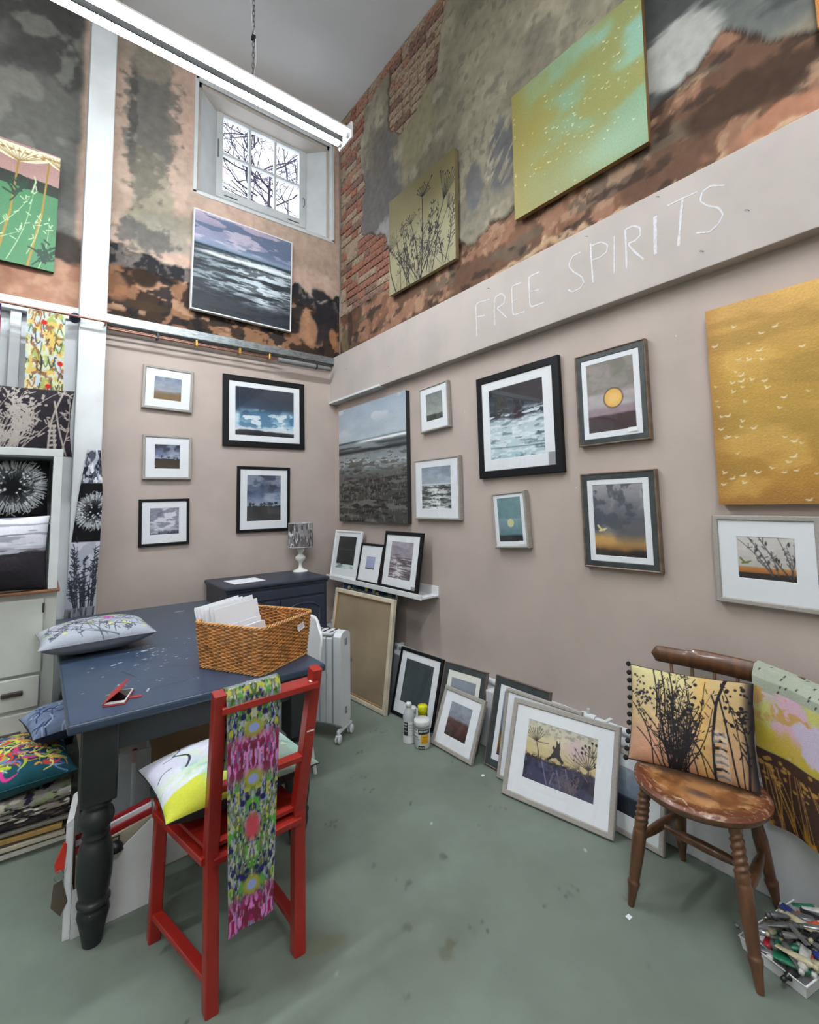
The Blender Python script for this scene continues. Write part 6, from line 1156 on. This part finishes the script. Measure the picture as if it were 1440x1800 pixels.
text_rows(b2, .0428, [(.090, .009, F-.35, F+.9), (.008, .006, F-.35, F+.2)], m_wht); text_rows(b2, .0429, [(.062, .003, F+.2, F+.9), (.050, .002, F, F+.8), (.042, .002, F, F+.8), (.036, .002, F, F+.8)], m_txt); text_rows(b2, .0427, [(.094, .008, F-1.3, F-.6), (.080, .006, F-1.3, F-.6), (.060, .007, F-1.2, F-.5), (.05, .003, F-1.2, F-.4)], m_txt)
b3 = thing('spray_can', 'spray can with a bright yellow cap, behind the round tub', 'can', loc=(2.01, 2.475, .001)); b3.scale = (1.1,)*3; M().lathe([(0, 0), (.027, 0), (.028, .003), (.028, .120), (.024, .132), (0, .134)], 24).build('body', m_wht, b3); M().lathe([(0, .128), (.0285, .128), (.0285, .172), (.026, .178), (0, .179)], 24).build('cap', m_ylw, b3); band(.0283, .095, .125, 0, 6.283, m_fdark, 'label', b3, 24)
b4 = thing('small_jar', 'little white-lidded jar hidden behind the translucent bottle and tub', 'jar', loc=(1.985, 2.56, .001)); b4.scale = (1.13,)*3; M().lathe([(0, 0), (.025, 0), (.026, .003), (.026, .115), (0, .115)], 20).build('body', m_clear, b4); M().lathe([(0, .112), (.028, .112), (.028, .142), (.026, .145), (0, .145)], 20).build('lid', m_wht, b4)
# ---- small things on the wall and floor
for y, z, lb in ((2.44, 1.305, 'chip of missing paint low on the right wall below the moon picture'),): pass
m_scr = pmat('bare_plaster_chip', (222, 220, 214), .9); R_ = random.Random(2); m = M()
for i in range(26):
    y, z = R_.uniform(.4, 3.0), R_.uniform(1.0, 2.45); a, L = R_.uniform(0, 3.1), R_.uniform(.002, .008); m.add([(XL-.0008, y-L*math.cos(a), z-L*math.sin(a)), (XL-.0008, y+.002, z), (XL-.0008, y+L*math.cos(a), z+L*math.sin(a)), (XL-.0008, y-.002, z)], [(0, 1, 2, 3)])
o = m.build('paint_chips', m_scr); o['kind'] = 'stuff'; tag(o, 'tiny chips in the taupe paint of the right-hand wall', 'paint chips')
for lb, x, y in (('scrap of white paper on the floor below the dark frame stack', 1.985, 1.93), ('pale paper scrap on the floor in front of the wooden chair', 1.735, .98)):
    o = M().add([(-.011, -.008, .0006), (.010, -.009, .0012), (.012, .007, .0008), (-.008, .009, .0016)], [(0, 1, 2, 3)]).build('paper_scrap', m_paper); o.location = (x, y, 0); tag(o, lb, 'paper')
o = None
for y, z, lb in ((2.27, 3.02, 0), (1.62, 2.95, 0)): pass
nl = [(3.9, 2.80), (3.2, 2.66), (2.05, 2.91), (1.33, 2.93), (.95, 2.95), (.60, 2.70), (.78, 2.60)]
for i, (y, z) in enumerate(nl):
    o = M().tube([(0, 0, 0), (-.004, .006, .004), (-.003, .016, .008)], .0012, 5).build('bent_nail', m_black, beam); o.location = (XB-.0015, y, z)
# ================================================================== LAMPS (fixtures with their own light)
m_lampw = pmat('white_enamel', (228, 230, 232), .35, var=.02)
m_tube = emat('lit_fluorescent_tube', (.93, .97, 1.0), TUBE)
m_gap = pmat('matt_black_gap', (8, 8, 8), 1.0, spec=0.)
m_chain = pmat('steel_chain', (120, 122, 124), .4, .7)
def lamp(x0, x1, y, z, label, group=None, chain_x=(), tilt=0.):
    L = x1-x0; t = thing('fluorescent_lamp', label, 'lamp', M4=TR(x0, y, z) @ RY(tilt), group=group)
    b = M(); b.prism([(-.082, -.004), (.082, -.004), (.03, .022), (.03, .06), (-.03, .06), (-.03, .022)], L, Matrix(((0, 1, 0, 0), (1, 0, 0, 0), (0, 0, 1, 0), (0, 0, 0, 1))))
    b.build('housing', m_lampw, t)
    M().box((.03, -.004, -.046), (L-.03, .004, .0)).build('spine', m_gap, t)  # added black strip, paints in the dark gap seen between the tubes
    for s in (-1, 1):
        M().tube([(.035, s*.052, -.026), (L-.035, s*.052, -.026)], .019, 14).build('tube', m_tube, t)
        for xa in (.0, L-.035): M().lathe([(.02, 0), (.021, .035)], 12, (xa, s*.052, -.026), (1, 0, 0)).build('tube_cap', m_lampw, t)
    for xa in (-.004, L-.012): M().bbox((xa, -.084, -.055), (xa+.016, .084, .062), .003).build('end_plate', m_lampw, t)
    for cx_ in chain_x:
        c = M(); top = ZC-z; n = int((top-.06)/.035)
        for i in range(n):
            zc = .06+(i+.5)*(top-.06)/n; a = i*PI/2; w = .008
            c.tube([(cx_+w*math.cos(q)*math.cos(a), w*math.cos(q)*math.sin(a), zc+.024*math.sin(q)) for q in [k*PI/3 for k in range(6)]], .0022, 4, closed=True)
        c.build('chain', m_chain, t)
        M().tube([(cx_, 0, .06)]+[(cx_+.018*math.sin(i*1.3), .01*math.cos(i*1.7), .06+(top-.06)*i/12) for i in range(1, 12)]+[(cx_, 0, top)], .003, 5).build('cable', m_lampw, t)
        for zz_ in (.32, .75): M().bbox((cx_-.012, -.012, zz_), (cx_+.012, .012, zz_+.03), .003).build('cable_tie', m_black, t)
    return t
lamp(-.30, 1.60, 2.70, 4.06, 'lit twin-tube fluorescent batten on chains in front of the small window', None, (.35, 1.52-.28), 0.0)
lamp(-.30, 1.60, -.1, 4.25, 'lit fluorescent batten overhead behind the viewpoint, nearer the right wall', None, (.35, 1.5))
lamp(-2.9, -1.0, 2.3, 4.15, 'lit fluorescent batten over the left side of the room', None, (.35, 1.5))
lamp(-2.9, -1.0, -1.6, 4.25, 'lit fluorescent batten over the far rear left of the room', None, (.35, 1.5))
